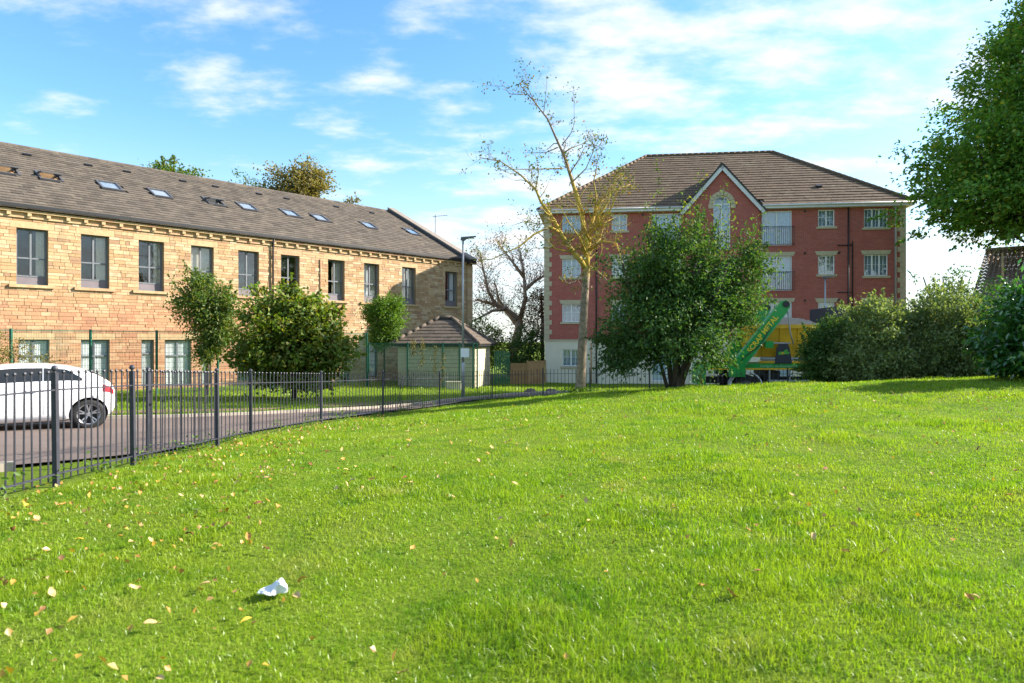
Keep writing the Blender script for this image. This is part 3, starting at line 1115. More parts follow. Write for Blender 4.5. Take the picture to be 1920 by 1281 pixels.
def red_building():
    rng = random.Random(21)
    B = thing('brick_apartment_block', 'red brick apartment block with brown hipped roof and central gable', 'building', (2.1, 43.9, 0), math.radians(-7.125))
    WD, DP, ZE = 21.8, 13.6, 10.4
    win = []
    heads = {4: 10.27, 3: 7.48, 2: 4.60}
    bot = {4: 9.23, 3: 6.30, 2: 3.45}
    for fl in (2, 3, 4):
        for (a, b, n) in ((1.12, 2.32, 2), (4.27, 5.24, 2), (16.78, 17.75, 2), (19.44, 20.82, 3)):
            win.append((a, b, bot[fl] - (.12 if n == 3 else 0), heads[fl], n, fl))
    for (a, b, n) in ((1.14, 2.25, 2), (4.27, 5.24, 2), (16.78, 17.75, 2), (19.44, 20.82, 3)):
        win.append((a, b, .62, 1.70, n, 1))
    doors = [(c, c + 1.8, z, z + 2.13) for c in (6.77, 13.45) for z in (8.13, 5.34, 2.50)]
    gdoors = [(6.77, 8.57, -.3, 1.75), (13.45, 15.25, -.3, 1.75)]
    # the arched window stands in the gable bay
    arch = (10.52, 11.55, 7.9, 10.75)
    ops = [w[:4] for w in win] + doors + gdoors
    lower = MB()
    for a, b, c, d in wall_cells(0, WD, -.9, 2.2, [o for o in ops if o[3] < 2.3]):
        lower.box(a, b, 0, .3, c, d)
    lower.box(0, .3, .3, DP, -.9, 2.2).box(WD - .3, WD, .3, DP, -.9, 2.2).box(.3, WD - .3, DP - .3, DP, -.9, 2.2)
    lower.build('rendered_wall', M['render'], B)
    MB().box(-.05, WD + .05, -.05, .28, 2.203, 2.335).box(-.05, .2, .283, DP, 2.203, 2.335).box(WD - .2, WD + .05, .283, DP, 2.203, 2.335).build('band_course', M['quoin'], B)
    brick = MB()
    g0, g1 = 8.80, 13.30
    for a, b, c, d in wall_cells(0, WD, 2.338, ZE, [o for o in ops if o[3] > 2.3] + [(g0, g1, 2.338, ZE)]):
        brick.box(a, b, 0, .3, c, d)
    brick.box(0, .3, .3, DP, 2.338, ZE).box(WD - .3, WD, .3, DP, 2.338, ZE).box(.3, WD - .3, DP - .3, DP, 2.338, ZE)
    brick.build('brick_wall', M['brick'], B)
    # gable bay, a little proud, with the arched window cut out
    gy = -.14
    bay = MB()
    for a, b, c, d in wall_cells(g0, g1, 2.338, ZE, [(arch[0], arch[1], arch[2], ZE + .1), (arch[0], arch[1], 4.6, 7.0)]):
        bay.box(a, b, gy, .16, c, d)
    cx, r = (arch[0] + arch[1]) / 2, (arch[1] - arch[0]) / 2
    apex = 12.95
    za = arch[3]

    def gz(u):
        return ZE + (apex - ZE) * (1 - abs(u - cx) / ((g1 - g0) / 2))
    # wall above the eaves: columns between the arch curve and the sloping verge
    us = [g0, 9.3, 9.8, 10.2] + [cx - r * math.cos(math.pi * k / 12) for k in range(13)] + [11.9, 12.3, 12.8, g1]
    for a, b in zip(us[:-1], us[1:]):
        m = (a + b) / 2

        def low(u):
            return za + math.sqrt(max(0, r * r - (u - cx) ** 2)) if arch[0] < m < arch[1] else ZE
        la, lb, ha, hb = low(a), low(b), gz(a), gz(b)
        for y, fl in ((gy, 0), (.16, 1)):
            q = [(a, y, la), (b, y, lb), (b, y, hb), (a, y, ha)]
            bay.poly(q[::-1] if fl else q)
        if arch[0] < m < arch[1]:
            bay.poly([(a, gy, la), (a, .16, la), (b, .16, lb), (b, gy, lb)])
    bay.build('gable_brickwork', M['brick'], B)
    # arched window: frame ring, stone surround
    fr = MB()
    for x in (arch[0], arch[1] - .06, cx - .035):
        fr.box(x, x + .07 if x == cx - .035 else x + .06, -.06, .02, arch[2], za)
    for z in (arch[2], 8.75, za - .04):
        fr.box(arch[0] + .062, arch[1] - .062, -.058, .018, z, z + .07)
    n = 12
    for k in range(n):
        t0, t1 = math.pi * k / n, math.pi * (k + 1) / n
        q = [(cx + rr * math.cos(t), za + rr * math.sin(t)) for rr, t in ((r, t0), (r, t1), (r - .07, t1), (r - .07, t0))]
        fr.prism(q, -.06, .02)
    for t in (60, 120):
        fr.obox((cx + .22 * math.cos(math.radians(t)), -.03, za + .24 * math.sin(math.radians(t))), (.19 * math.cos(math.radians(t)), 0, .19 * math.sin(math.radians(t))), (0, .02, 0), (.012, 0, -.006))
    w = fr.build('arched_window', M['white'], B)
    pn = MB().box(arch[0] + .06, arch[1] - .06, -.02, -.012, arch[2] + .07, za)
    pn.poly([(cx + (r - .06) * math.cos(math.pi * k / n), -.02, za + .002 + (r - .06) * math.sin(math.pi * k / n)) for k in range(n + 1)])
    pn.build('pane', M['glass_sky'], w)
    MB().box(arch[0] + .06, arch[1] - .06, .12, .13, arch[2], za + .3).build('curtain', M['net'], w)
    sr = MB()
    for k in range(9):
        t0, t1 = math.pi * k / 9 + .012, math.pi * (k + 1) / 9 - .012
        ro = r + (.36 if k == 4 else .27)
        mb = MB().prism([(cx + rr * math.cos(t), za + rr * math.sin(t)) for rr, t in ((r + .01, t0), (ro, t0), (ro, t1), (r + .01, t1))], gy - .05, gy + .05)
        mb.build('arch_stone', M['quoin'], B)
    for x in (arch[0] - .30, arch[1] + .02):
        MB().box(x, x + .28, gy - .05, gy + .05, za - .28, za - .01).build('arch_stone', M['quoin'], B)
    white_window(B, arch[0] + .004, arch[1] - .004, 4.604, 6.996, 2, False, 'net', -.05)
    # windows with flared lintels and sills
    for (a, b, c, d, n, fl) in win:
        white_window(B, a + .004, b - .004, c + .004, d - .004, n, True, 'net' if rng.random() < .75 else 'curtain')
        MB().box(a - .12, b + .12, -.07, .06, c - .13, c).build('sill', M['quoin'], B)
        if 1 < fl < 4:
            MB().prism([(a - .08, d + .002), (b + .08, d + .002), (b + .19, d + .25), (a - .19, d + .25)], -.035, .1).build('lintel', M['quoin'], B)
    for (a, b, c, d) in doors:
        balcony_door(B, a + .004, b - .004, c + .004, d - .004)
        if d < 9:
            MB().prism([(a - .08, d + .002), (b + .08, d + .002), (b + .19, d + .25), (a - .19, d + .25)], -.035, .1).build('lintel', M['quoin'], B)
    for (a, b, c, d) in gdoors:
        white_window(B, a + .004, b - .004, c + .004, d - .004, 2, False)
    # quoins
    z, k = 2.34, 0
    while z < ZE - .3:
        h = .31
        w = .46 if k % 2 else .30
        for x0, x1 in ((-.035, w), (WD - w, WD + .035)):
            MB().box(x0, x1, -.035, .12, z + .006, z + h - .006).build('quoin', M['quoin'], B)
        z += h
        k += 1
    # vents, pipes
    for (x, z) in ((16.0, 7.62), (18.0, 7.62), (16.0, 4.72), (18.0, 4.72), (16.0, 10.2), (6.2, 10.2)):
        MB().tube([(x, .01, z), (x, -.05, z)], .07, 10).build('vent', M['black'], B)
    MB().tube([(18.52, -.07, ZE), (18.52, -.07, -.4)], .045, 8).build('downpipe', M['black'], B, True)
    MB().tube([(17.9, -.06, 8.06), (18.74, -.06, 8.06), (18.76, -.06, 8.3), (18.76, -.06, -.4)], .035, 8).build('soil_pipe', M['black'], B, True)
    MB().tube([(17.9, -.06, 5.2), (18.70, -.06, 5.2)], .03, 8).build('soil_pipe', M['black'], B, True)
    MB().tube([(21.22, -.12, ZE - .05), (21.22, -.09, ZE - .25), (21.22, -.09, -.4)], .06, 10).build('downpipe', M['galv'], B, True)
    for x in (2.98, 3.3):
        MB().tube([(x, -.06, 9.8 if x > 3 else 2.1), (x, -.06, -.45)], .045, 8).build('soil_pipe', M['dressed_red'] if x < 3 else M['black'], B, True)
    # eaves: fascia and gutter, broken by the gable
    OV = .38
    for a, b in ((-OV, g0 - .1), (g1 + .1, WD + OV)):
        MB().box(a, b, -OV, -OV + .03, ZE - .03, ZE + .19).build('fascia', M['fascia'], B)
        MB().box(a, b, -OV + .033, -.002, ZE - .03, ZE).build('soffit', M['fascia'], B)
    for xa, xb, xc, xd in ((-OV, -OV + .03, -OV + .033, -.002), (WD + OV - .03, WD + OV, WD + .002, WD + OV - .033)):
        MB().box(xa, xb, -OV + .032, DP + OV, ZE - .03, ZE + .19).build('fascia', M['fascia'], B)
        MB().box(xc, xd, 0, DP + OV, ZE - .03, ZE).build('soffit', M['fascia'], B)
    for a, b in ((-OV - .1, g0 - .12), (g1 + .12, WD + OV + .1)):
        MB().tube([(a, -OV - .06, ZE + .15), (b, -OV - .06, ZE + .15)], .055, 8).build('gutter', M['fascia'], B, True)
    # hipped roof
    e0 = ZE + .17
    RZ_, RY_ = 15.7, DP / 2
    ra, rb = 6.9, 15.75
    A, Bc, C, D = Vector((-OV - .05, -OV - .05, e0)), Vector((WD + OV + .05, -OV - .05, e0)), Vector((WD + OV + .05, DP + OV + .05, e0)), Vector((-OV - .05, DP + OV + .05, e0))
    R1, R2 = Vector((ra, RY_, RZ_)), Vector((rb, RY_, RZ_))
    un = MB()
    d = Vector((0, 0, -.02))
    yf, yk = -OV - .05, .25
    sl0 = (RZ_ - e0) / (RY_ - yf)

    def onroof(x, y):
        return Vector((x, y, e0 + sl0 * (y - yf))) + d
    kk = (yk - yf) / (RY_ - yf)
    HL, HR = A.lerp(R1, kk) + d, Bc.lerp(R2, kk) + d
    un.poly([A + d, onroof(g0 - .1, yf), onroof(g0 - .1, yk), HL]).poly([onroof(g1 + .1, yf), Bc + d, HR, onroof(g1 + .1, yk)]).poly([HL, HR, R2 + d, R1 + d])
    un.poly([Bc + d, C + d, R2 + d]).poly([C + d, D + d, R1 + d, R2 + d]).poly([D + d, A + d, R1 + d])
    R = un.build('roof', M['under'], B)

    def face(P, Q, T0, T1, seed, skip=()):
        e = (Q - P).normalized()
        w = (Q - P).length
        up = T0 - P
        s = (up - e * up.dot(e))
        L = s.length
        s.normalize()
        l1 = (T0 - P).dot(e)
        h1 = (T1 - P).dot(e)
        tiles('roof_tiles', P, e, s, lambda q: l1 * q / L, lambda q: w + (h1 - w) * q / L, L, .40, .33, M['rooftile'], R, skip, .046, seed)
        return L
    gl, gr_ = g0 - .25, g1 + .25
    face(A, Bc, R1, R2, 5, [(gl + .5, gr_ + .4, -1, .65)])
    face(Bc, C, R2, R2, 6)
    face(C, D, R2, R1, 7)
    face(D, A, R1, R1, 8)

    def ridge(P, Q, name='ridge_tile', step=.42, mat=M['rooftile'], rr=.12):
        n = max(1, int((Q - P).length / step))
        for k in range(n):
            a, b = P.lerp(Q, k / n), P.lerp(Q, (k + .97) / n)
            MB().tube([a + Vector((0, 0, .02)), b + Vector((0, 0, .035))], rr, 8).build(name, mat, R, True)
    ridge(R1, R2)
    for P, Q in ((A, R1), (Bc, R2), (C, R2), (D, R1)):
        ridge(P, Q, 'hip_tile')
    # gable roof running back into the main slope
    slope = (RZ_ - e0) / (RY_ + OV + .05)
    gap = apex + .22
    yb = -OV - .05 + (gap - e0) / slope
    gs = (apex - ZE) / ((g1 - g0) / 2)
    ex = .34
    yv = gy - .16
    for sg in (-1, 1):
        xe = cx + sg * ((g1 - g0) / 2 + ex)
        ze_ = gap - gs * ((g1 - g0) / 2 + ex)
        P, T = Vector((xe, yv, ze_)), Vector((cx, yv, gap))
        up = (T - P)
        L = up.length
        yb0 = -OV - .05 + (ze_ - e0) / slope
        u2 = MB().poly([P + d, Vector((xe, max(yb0, yv + .1), ze_)) + d, Vector((cx, yb, gap)) + d, T + d])
        u2.build('gable_slope', M['under'], R)
        tiles('roof_tiles', P, (0, 1, 0), up, lambda q: 0, lambda q: max(.25, yb0 - yv) + (yb - max(yb0, yv + .25)) * q / L, L, .42, .33, M['rooftile'], R, (), .055, 12 + sg)
        e2 = up.normalized()
        nn = Vector((-e2.z, 0, e2.x))
        if nn.z < 0:
            nn = -nn
        MB().obox((P + T) / 2 + Vector((0, -.02, 0)) - nn * .13, e2 * (L / 2), (0, .02, 0), nn * .11).build('bargeboard', M['fascia'], R)
        MB().obox((P + T) / 2 + Vector((0, -.03, 0)) + nn * .03, e2 * (L / 2 + .02), (0, .06, 0), nn * .045).build('verge', M['black'], R)
        MB().obox((P + T) / 2 + Vector((0, .10, 0)) - nn * .05, e2 * (L / 2), (0, .095, 0), nn * .012).build('soffit', M['fascia'], R)
    ridge(Vector((cx, yv, gap)), Vector((cx, yb, gap)))
    MB().obox((17.3, 1.55, e0 + slope * 1.98 + .09), (.17, 0, 0), (0, .12, .08), (0, -.03, .05)).build('roof_vent', M['black'], R)
    return B


red_building()

# ------------------------------------------------------------------ shed behind its mesh fence
def hip_roof(par, x0, x1, y0, y1, ze, zr, rl, mat, name='roof', gauge=.33, width=.33, hipmat=None):
    cx, cy = (x0 + x1) / 2, (y0 + y1) / 2
    A, Bc, C, D = Vector((x0, y0, ze)), Vector((x1, y0, ze)), Vector((x1, y1, ze)), Vector((x0, y1, ze))
    R1, R2 = Vector((cx - rl / 2, cy, zr)), Vector((cx + rl / 2, cy, zr))
    d = Vector((0, 0, -.02))
    un = MB().poly([A + d, Bc + d, R2 + d, R1 + d]).poly([Bc + d, C + d, R2 + d]).poly([C + d, D + d, R1 + d, R2 + d]).poly([D + d, A + d, R1 + d]).poly([D + d, C + d, Bc + d, A + d])
    R = un.build(name, M['under'], par)
    for k, (P, Q, T0, T1) in enumerate(((A, Bc, R1, R2), (Bc, C, R2, R2), (C, D, R2, R1), (D, A, R1, R1))):
        e = (Q - P).normalized()
        w = (Q - P).length
        up = T0 - P
        s = up - e * up.dot(e)
        L = s.length
        s.normalize()
        l1, h1 = (T0 - P).dot(e), (T1 - P).dot(e)
        tiles('roof_tiles', P, e, s, lambda q: l1 * q / L, lambda q: w + (h1 - w) * q / L, L, gauge, width, mat, R, (), .035, 30 + k)
    for P, Q in ((A, R1), (Bc, R2), (C, R2), (D, R1), (R1, R2)):
        n = max(1, int((Q - P).length / .42))
        for k in range(n):
            a, b = P.lerp(Q, k / n), P.lerp(Q, (k + .97) / n)
            MB().tube([a + Vector((0, 0, .02)), b + Vector((0, 0, .035))], .10, 8).build('hip_tile', hipmat or mat, R, True)
    return R


def block_mat():
    m, nt, out = new_mat('cream_blockwork')
    n = noise(nt, 3, 5, 0.6)
    col = ramp(nt, maprange(nt, n, 0.3, 0.7), [(0.50, 0.44, 0.31), (0.60, 0.53, 0.39)])
    bsdf(nt, out, col, 0.9, 0, 0.2, n, 0.004, 0.5)
    return m


M['block'] = block_mat()


def shed():
    S = thing('small_outbuilding', 'cream block outbuilding with dark tiled hipped roof behind green mesh fence', 'outbuilding', (-1.94, 35.6, -.25), math.radians(-10))
    core = MB().box(-4.2, -.02, .02, 3.8, -.3, 2.2)
    Wl = core.build('wall', M['mortar'], S)
    rng = random.Random(3)
    z, k = -.2, 0
    while z < 2.15:
        for face in (0, 1):
            x = -4.2 if face == 0 else 0.0
            end = 0.0 if face == 0 else 3.8
            x -= .22 * (k % 2)
            while x < end - .01:
                a, b = max(x, -4.2 if face == 0 else 0.0) + .006, min(x + .44, end) - .006
                if b - a > .03:
                    p = rng.uniform(0, .004)
                    if face == 0:
                        MB().box(a, b, -.012 - p, .02, z + .006, z + .209).build('block', M['block'], Wl)
                    else:
                        MB().box(-.02, .012 + p, a + .02, b, z + .006, z + .209).build('block', M['block'], Wl)
                x += .44
        z += .215
        k += 1
    MB().box(-4.48, .27, -.27, 4.05, 2.20, 2.30).build('soffit_board', M['black'], S)
    hip_roof(S, -4.52, .31, -.31, 4.1, 2.32, 3.75, .7, M['shedtile'])


shed()


def mesh_bays(F, pts, zt, mat, post_r=.035, wire=True):
    """posts, rails and welded mesh between them"""
    for (x, y) in pts:
        z0 = tz(x, y) - .1
        MB().box(x - .035, x + .035, y - .035, y + .035, z0, zt + .04).build('post', mat, F)
    for (a, b) in zip(pts[:-1], pts[1:]):
        A, B_ = Vector((a[0], a[1], 0)), Vector((b[0], b[1], 0))
        d = (B_ - A)
        L = d.length
        d.normalize()
        nrm = Vector((-d.y, d.x, 0))
        zb = max(tz(*a), tz(*b)) + .06
        mid = (A + B_) / 2
        MB().obox((mid.x, mid.y, zt - .02), d * (L / 2 - .036), nrm * .016, (0, 0, .016)).build('rail', mat, F)
        w = MB()
        n = int(L / .05)
        r = .0032
        for k in range(1, n):
            p = A + d * (L * k / n)
            w.obox((p.x, p.y, (zb + zt) / 2 - .02), d * r, nrm * r, (0, 0, (zt - zb) / 2 - .02))
        nz = int((zt - zb) / .2)
        for k in range(nz + 1):
            z = zb + (zt - .06 - zb) * k / nz
            w.obox((mid.x + nrm.x * .009, mid.y + nrm.y * .009, z), d * (L / 2 - .04), nrm * .0045, (0, 0, .0045))
        o = w.build('mesh_panel', mat, F)
        o['kind'] = 'stuff'


def mesh_fences():
    F = thing('mesh_fence', 'tall green welded mesh fence running in front of the stone building', 'fence', (-17.3, 24.4, 0))
    F.location = (0, 0, 0)
    pts = [(-17.3 + .672 * u, 24.4 + .741 * u) for u in (-3.0, -.5, 1.98, 4.35, 6.85, 9.35, 11.85, 14.6)]
    mesh_bays(F, pts, 2.62, M['greenfence'])
    F2 = thing('mesh_fence', 'green mesh fence enclosing the small outbuilding', 'fence')
    pts = [(-7.42, 35.3), (-5.35, 34.95), (-3.5, 34.55), (-2.65, 34.4), (-1.95, 34.3), (-1.75, 34.4)]
    mesh_bays(F2, pts, 2.12, M['greenfence'])
    G = thing('green_gate', 'dark green close-boarded metal gate beside the outbuilding', 'gate', (-1.0, 38.2, tz(-1, 38.2)))
    k = 0
    for i in range(8):
        MB().box(i * .115, i * .115 + .062, 0, .03, .05, 1.95).build('slat', M['greenfence'], G)
    for z in (.3, 1.7):
        MB().box(0, .92, .032, .07, z, z + .06).build('rail', M['greenfence'], G)


mesh_fences()


def timber_fence():
    T = thing('timber_fence', 'orange-brown close-boarded timber fence between the gate and brick flats', 'fence', (-.1, 40.4, tz(-.1, 40.4)))
    rng = random.Random(4)
    for k in range(7):
        MB().box(k * .145, k * .145 + .139, rng.uniform(0, .01), .03, 0, 1.25).build('board', M['timber'], T)
    for k in range(8):
        x = 1.06 + k * .13
        y = k * .17 * .6
        MB().obox((x, y, .68), (.062, .045, 0), (-.006, .009, 0), (0, 0, .70)).build('board', M['timber'], T)
    for x, y in ((1.01, -.02), (2.12, .85)):
        MB().box(x - .04, x + .04, y - .04, y + .04, 0, 1.42).build('post', M['timber'], T)


timber_fence()
low = MB().box(-.36, .36, -.12, .12, 0, .36).box(-.39, .39, -.15, .15, .362, .43)
tag(low.build('low_block_wall', M['block']), 'low cream block plinth beside the lamp post', 'plinth').location = (-2.85, 33.4, tz(-2.85, 33.4) - .03)


# ------------------------------------------------------------------ railings round the lawn
POSTS = [(-4.62, 4.2), (-4.5, 6.74), (-4.45, 8.02), (-4.47, 10.36), (-4.5, 11.76), (-4.22, 15.1), (-3.37, 17.8), (-2.28, 21.5), (-.74, 25.5), (1.24, 27.3), (3.2, 28.0), (5.5, 27.3), (7.8, 25.8), (10.1, 25.0), (12.4, 24.7), (14.7, 24.5)]


def railings():
    F = thing('railing_fence', 'dark grey metal railing fence with ball-topped pickets curving round the lawn', 'fence')
    pm = MB().box(-.024, .024, -.024, .024, -.25, 1.10).tube([(0, 0, 1.10), (0, 0, 1.118)], .015, 8).ball((0, 0, 1.142), .031, 10, 6).mesh('post')
    pm.materials.append(M['railing'])
    km = MB().tube([(0, 0, -.02), (0, 0, 1.03)], .0085, 6).ball((0, 0, 1.045), .019, 6, 4).mesh('picket')
    km.materials.append(M['railing'])
    far = MB().tube([(0, 0, -.02), (0, 0, 1.05)], .0095, 5).mesh('picket')
    far.materials.append(M['railing'])
    rng = random.Random(9)

    def post(p):
        o = link('post', pm, None, F)
        o.location = (p[0], p[1], tz(*p))
        o.rotation_euler = (rng.uniform(-.01, .01), rng.uniform(-.01, .01), rng.uniform(-.2, .2))

    def bay(a, b, step):
        A = Vector((a[0], a[1], tz(*a)))
        B_ = Vector((b[0], b[1], tz(*b)))
        d = B_ - A
        L = d.length
        n = max(2, round(L / step))
        dn = d.normalized()
        nr = Vector((-dn.y, dn.x, 0)).normalized()
        for h in (.10, .93):
            MB().obox((A + B_) / 2 + Vector((0, 0, h)), d / 2 - dn * .034, nr * .014, (0, 0, .007)).build('rail', M['railing'], F)
        for k in range(1, n):
            p = A + d * (k / n)
            bent = (a == POSTS[6] and k in (8, 9, 11))
            if bent:
                s = {8: -.22, 9: -.26, 11: .16}[k]
                q = p + dn * s
                mb = MB().tube([p + Vector((0, 0, .03)), p.lerp(q, .6) + Vector((0, 0, .42)) + nr * .05, q.lerp(p, .5) + Vector((0, 0, .7)), p + Vector((0, 0, 1.04))], .0095, 5)
                mb.build('picket', M['railing'], F)
                continue
            o = link('picket', km if p.y < 16 else far, None, F)
            o.location = p + Vector((0, 0, .06))
            o.rotation_euler = (rng.uniform(-.008, .008), rng.uniform(-.008, .008), 0)
    for p in POSTS:
        post(p)
    for a, b in zip(POSTS[:-1], POSTS[1:]):
        bay(a, b, .105 if a[1] < 9 else .15 if a[1] < 20 else .165)
    e = (-4.95, 9.3)
    post(e)
    bay(e, POSTS[3], .11)


railings()


# ------------------------------------------------------------------ street lamps
def street_lamp(x, y, h, label, sign=False, flip=1):
    z = tz(x, y)
    T = thing('street_lamp', label, 'street lamp', (x, y, z), 0, 'street lamps')
    MB().tube([(0, 0, -.1), (0, 0, 1.35), (0, 0, 1.42)], [.075, .075, .05], 12).build('base_column', M['galv'], T, True)
    MB().tube([(0, 0, 1.42), (0, 0, h - .12)], [.048, .036], 12).build('pole', M['galv'], T, True)
    hd = MB()
    hd.prism([(-.09, -.08), (.06, -.09), (.12, -.03), (.48, .05), (.50, .075), (.10, .04), (-.07, .03)], -.12, .12)
    o = hd.build('lamp_head', M['greymetal'], T)
    o.location = (0, 0, h - .06)
    o.scale = (flip, 1, 1)
    MB().box(.10 * flip, .44 * flip, -.09, .09, -.012, -.004).build('lens', M['white'], o) if flip > 0 else None
    if sign:
        MB().box(-.08, .24, -.065, -.055, 1.62, 1.96).build('notice', M['white'], T)
    return T


street_lamp(-1.88, 26.2, 6.25, 'grey street lamp with white notice standing on the verge by the outbuilding', True)
street_lamp(15.6, 34.0, 5.75, 'slim pale street lamp standing in front of the brick flats')


# ------------------------------------------------------------------ rocks
def rock(x, y, r, label, seed):
    rng = random.Random(seed)
    bm = bmesh.new()
    bmesh.ops.create_icosphere(bm, subdivisions=2, radius=1)
    for v in bm.verts:
        n = v.co.normalized()
        k = 1 + .25 * math.sin(3 * n.x + seed) * math.cos(2.3 * n.y + seed) + rng.uniform(-.1, .1)
        v.co = Vector((n.x * r * 1.3 * k, n.y * r * k, n.z * r * .75 * k))
    me = bpy.data.meshes.new('boulder')
    bm.to_mesh(me)
    bm.free()
    o = tag(link('boulder', me, M['rock']), label, 'boulder', 'boulders by the road')
    o.location = (x, y, tz(x, y) + r * .3)


for k, (x, y, r) in enumerate(((.8, 29.9, .22), (1.75, 30.6, .2), (4.0, 29.0, .18), (5.6, 28.6, .3))):
    rock(x, y, r, ('brown boulder on the road edge beside the timber fence', 'brown boulder near the corner of the brick flats', 'smallest brown boulder by the half-bare tree', 'largest brown boulder beside the dense bush')[k], k + 1)


# ------------------------------------------------------------------ pantiled house behind the laurel
def pantile_house():
    H = thing('pantiled_house', 'house with ribbed brown pantile roof and roof window behind the laurel', 'house', (22.2, 33.0, 0), math.atan2(-.64, .77))
    Ln, run, ze, zr = 11.0, 6.5, 4.2, 7.25
    MB().box(.3, Ln - .3, .4, 2 * run - .4, -.8, ze).build('wall', M['render'], H)
    gb = MB()
    for x0, x1 in ((.3, .5), (Ln - .5, Ln - .3)):
        pr = [(.4, ze + .003), (2 * run - .4, ze + .003), (run, zr - .15)]
        i = len(gb.v)
        gb.v += [(x0, y, z) for y, z in pr] + [(x1, y, z) for y, z in pr]
        gb.f += [(i, i + 2, i + 1), (i + 3, i + 4, i + 5), (i, i + 1, i + 4, i + 3), (i + 1, i + 2, i + 5, i + 4), (i + 2, i, i + 3, i + 5)]
    gb.build('gable', M['timber'], H)
    mat = pieces('pantiles', [(0.42, 0.30, 0.24), (0.36, 0.255, 0.205)], .85, .3, 6)
    rib = .2
    n = int(Ln / rib) * 6
    R = None
    for sg in (0, 1):
        mb = MB()
        rows = 16
        for r in range(rows):
            t0, t1 = r / rows, (r + 1.05) / rows
            i = len(mb.v)
            for t, lift in ((t0, .03), (min(t1, 1), .0)):
                y = run * t if sg == 0 else 2 * run - run * t
                for k in range(n + 1):
                    x = Ln * k / n
                    mb.v.append((x, y, ze + (zr - ze) * t + lift + .035 * math.sin(2 * math.pi * x / rib)))
            for k in range(n):
                mb.f.append((i + k, i + k + 1, i + n + 1 + k + 1, i + n + 1 + k))
        o = mb.build('roof_tiles', mat, H, True)
        o['kind'] = 'stuff'
    MB().tube([(0, run, zr + .02), (Ln, run, zr + .02)], .12, 8).build('ridge', mat, H, True)
    s = Vector((0, run, zr - ze)).normalized()
    nn = Vector((0, -s.z, s.y))
    P = Vector((2.6, 0, ze)) + s * 4.3 + nn * .1
    f = MB()
    for du, ds, hu, hs in ((-.75, 0, .05, .42), (.75, 0, .05, .42), (0, .37, .70, .05), (0, -.37, .70, .05), (0, 0, .03, .32)):
        f.obox(P + Vector((du, 0, 0)) + s * ds, (hu, 0, 0), s * hs, nn * .05)
    f = f.build('roof_window', M['white'], H)
    for du in (-.365, .365):
        MB().obox(P + Vector((du, 0, 0)), (.33, 0, 0), s * .318, nn * .006).build('pane', M['glass_sky'], f)
        MB().obox(P + Vector((du, 0, 0)) - nn * .04, (.33, 0, 0), s * .318, nn * .004).build('blind', M['dressed_red'], f)
    MB().tube([(1.15, 1.2, ze + .4), (1.15, 1.2, ze + 2.3)], .05, 8).build('flue_pipe', M['dressed'], H, True)


pantile_house()


# television aerial behind the stone roof
def aerial():
    C = thing('chimney_stack', 'stone chimney stack with television aerial behind the mill roof', 'chimney', (-6.3, 56, -.4))
    MB().box(-.5, .5, -.5, .5, -.2, 9.6).box(-.58, .58, -.58, .58, 9.603, 9.85).build('stack', M['dressed'], C)
    a = MB().tube([(0, 0, 9.85), (0, 0, 13.0)], .03, 6)
    a.tube([(-.2, 0, 12.85), (1.0, 0, 12.95)], .018, 5)
    a.build('mast', M['lead'], C)
    for k in range(6):
        x = -.15 + k * .22
        MB().tube([(x, -.25, 12.86 + x * .08), (x, .25, 12.86 + x * .08)], .012, 4).build('element', M['lead'], C)


aerial()


# ------------------------------------------------------------------ white hatchback
def loft(stations, closed=True):
    mb = MB()
    n = len(stations[0])
    for st in stations:
        mb.v += [tuple(p) for p in st]
    for a in range(len(stations) - 1):
        for k in range(n - (0 if closed else 1)):
            j = (k + 1) % n
            mb.f.append((a * n + k, a * n + j, (a + 1) * n + j, (a + 1) * n + k))
    return mb


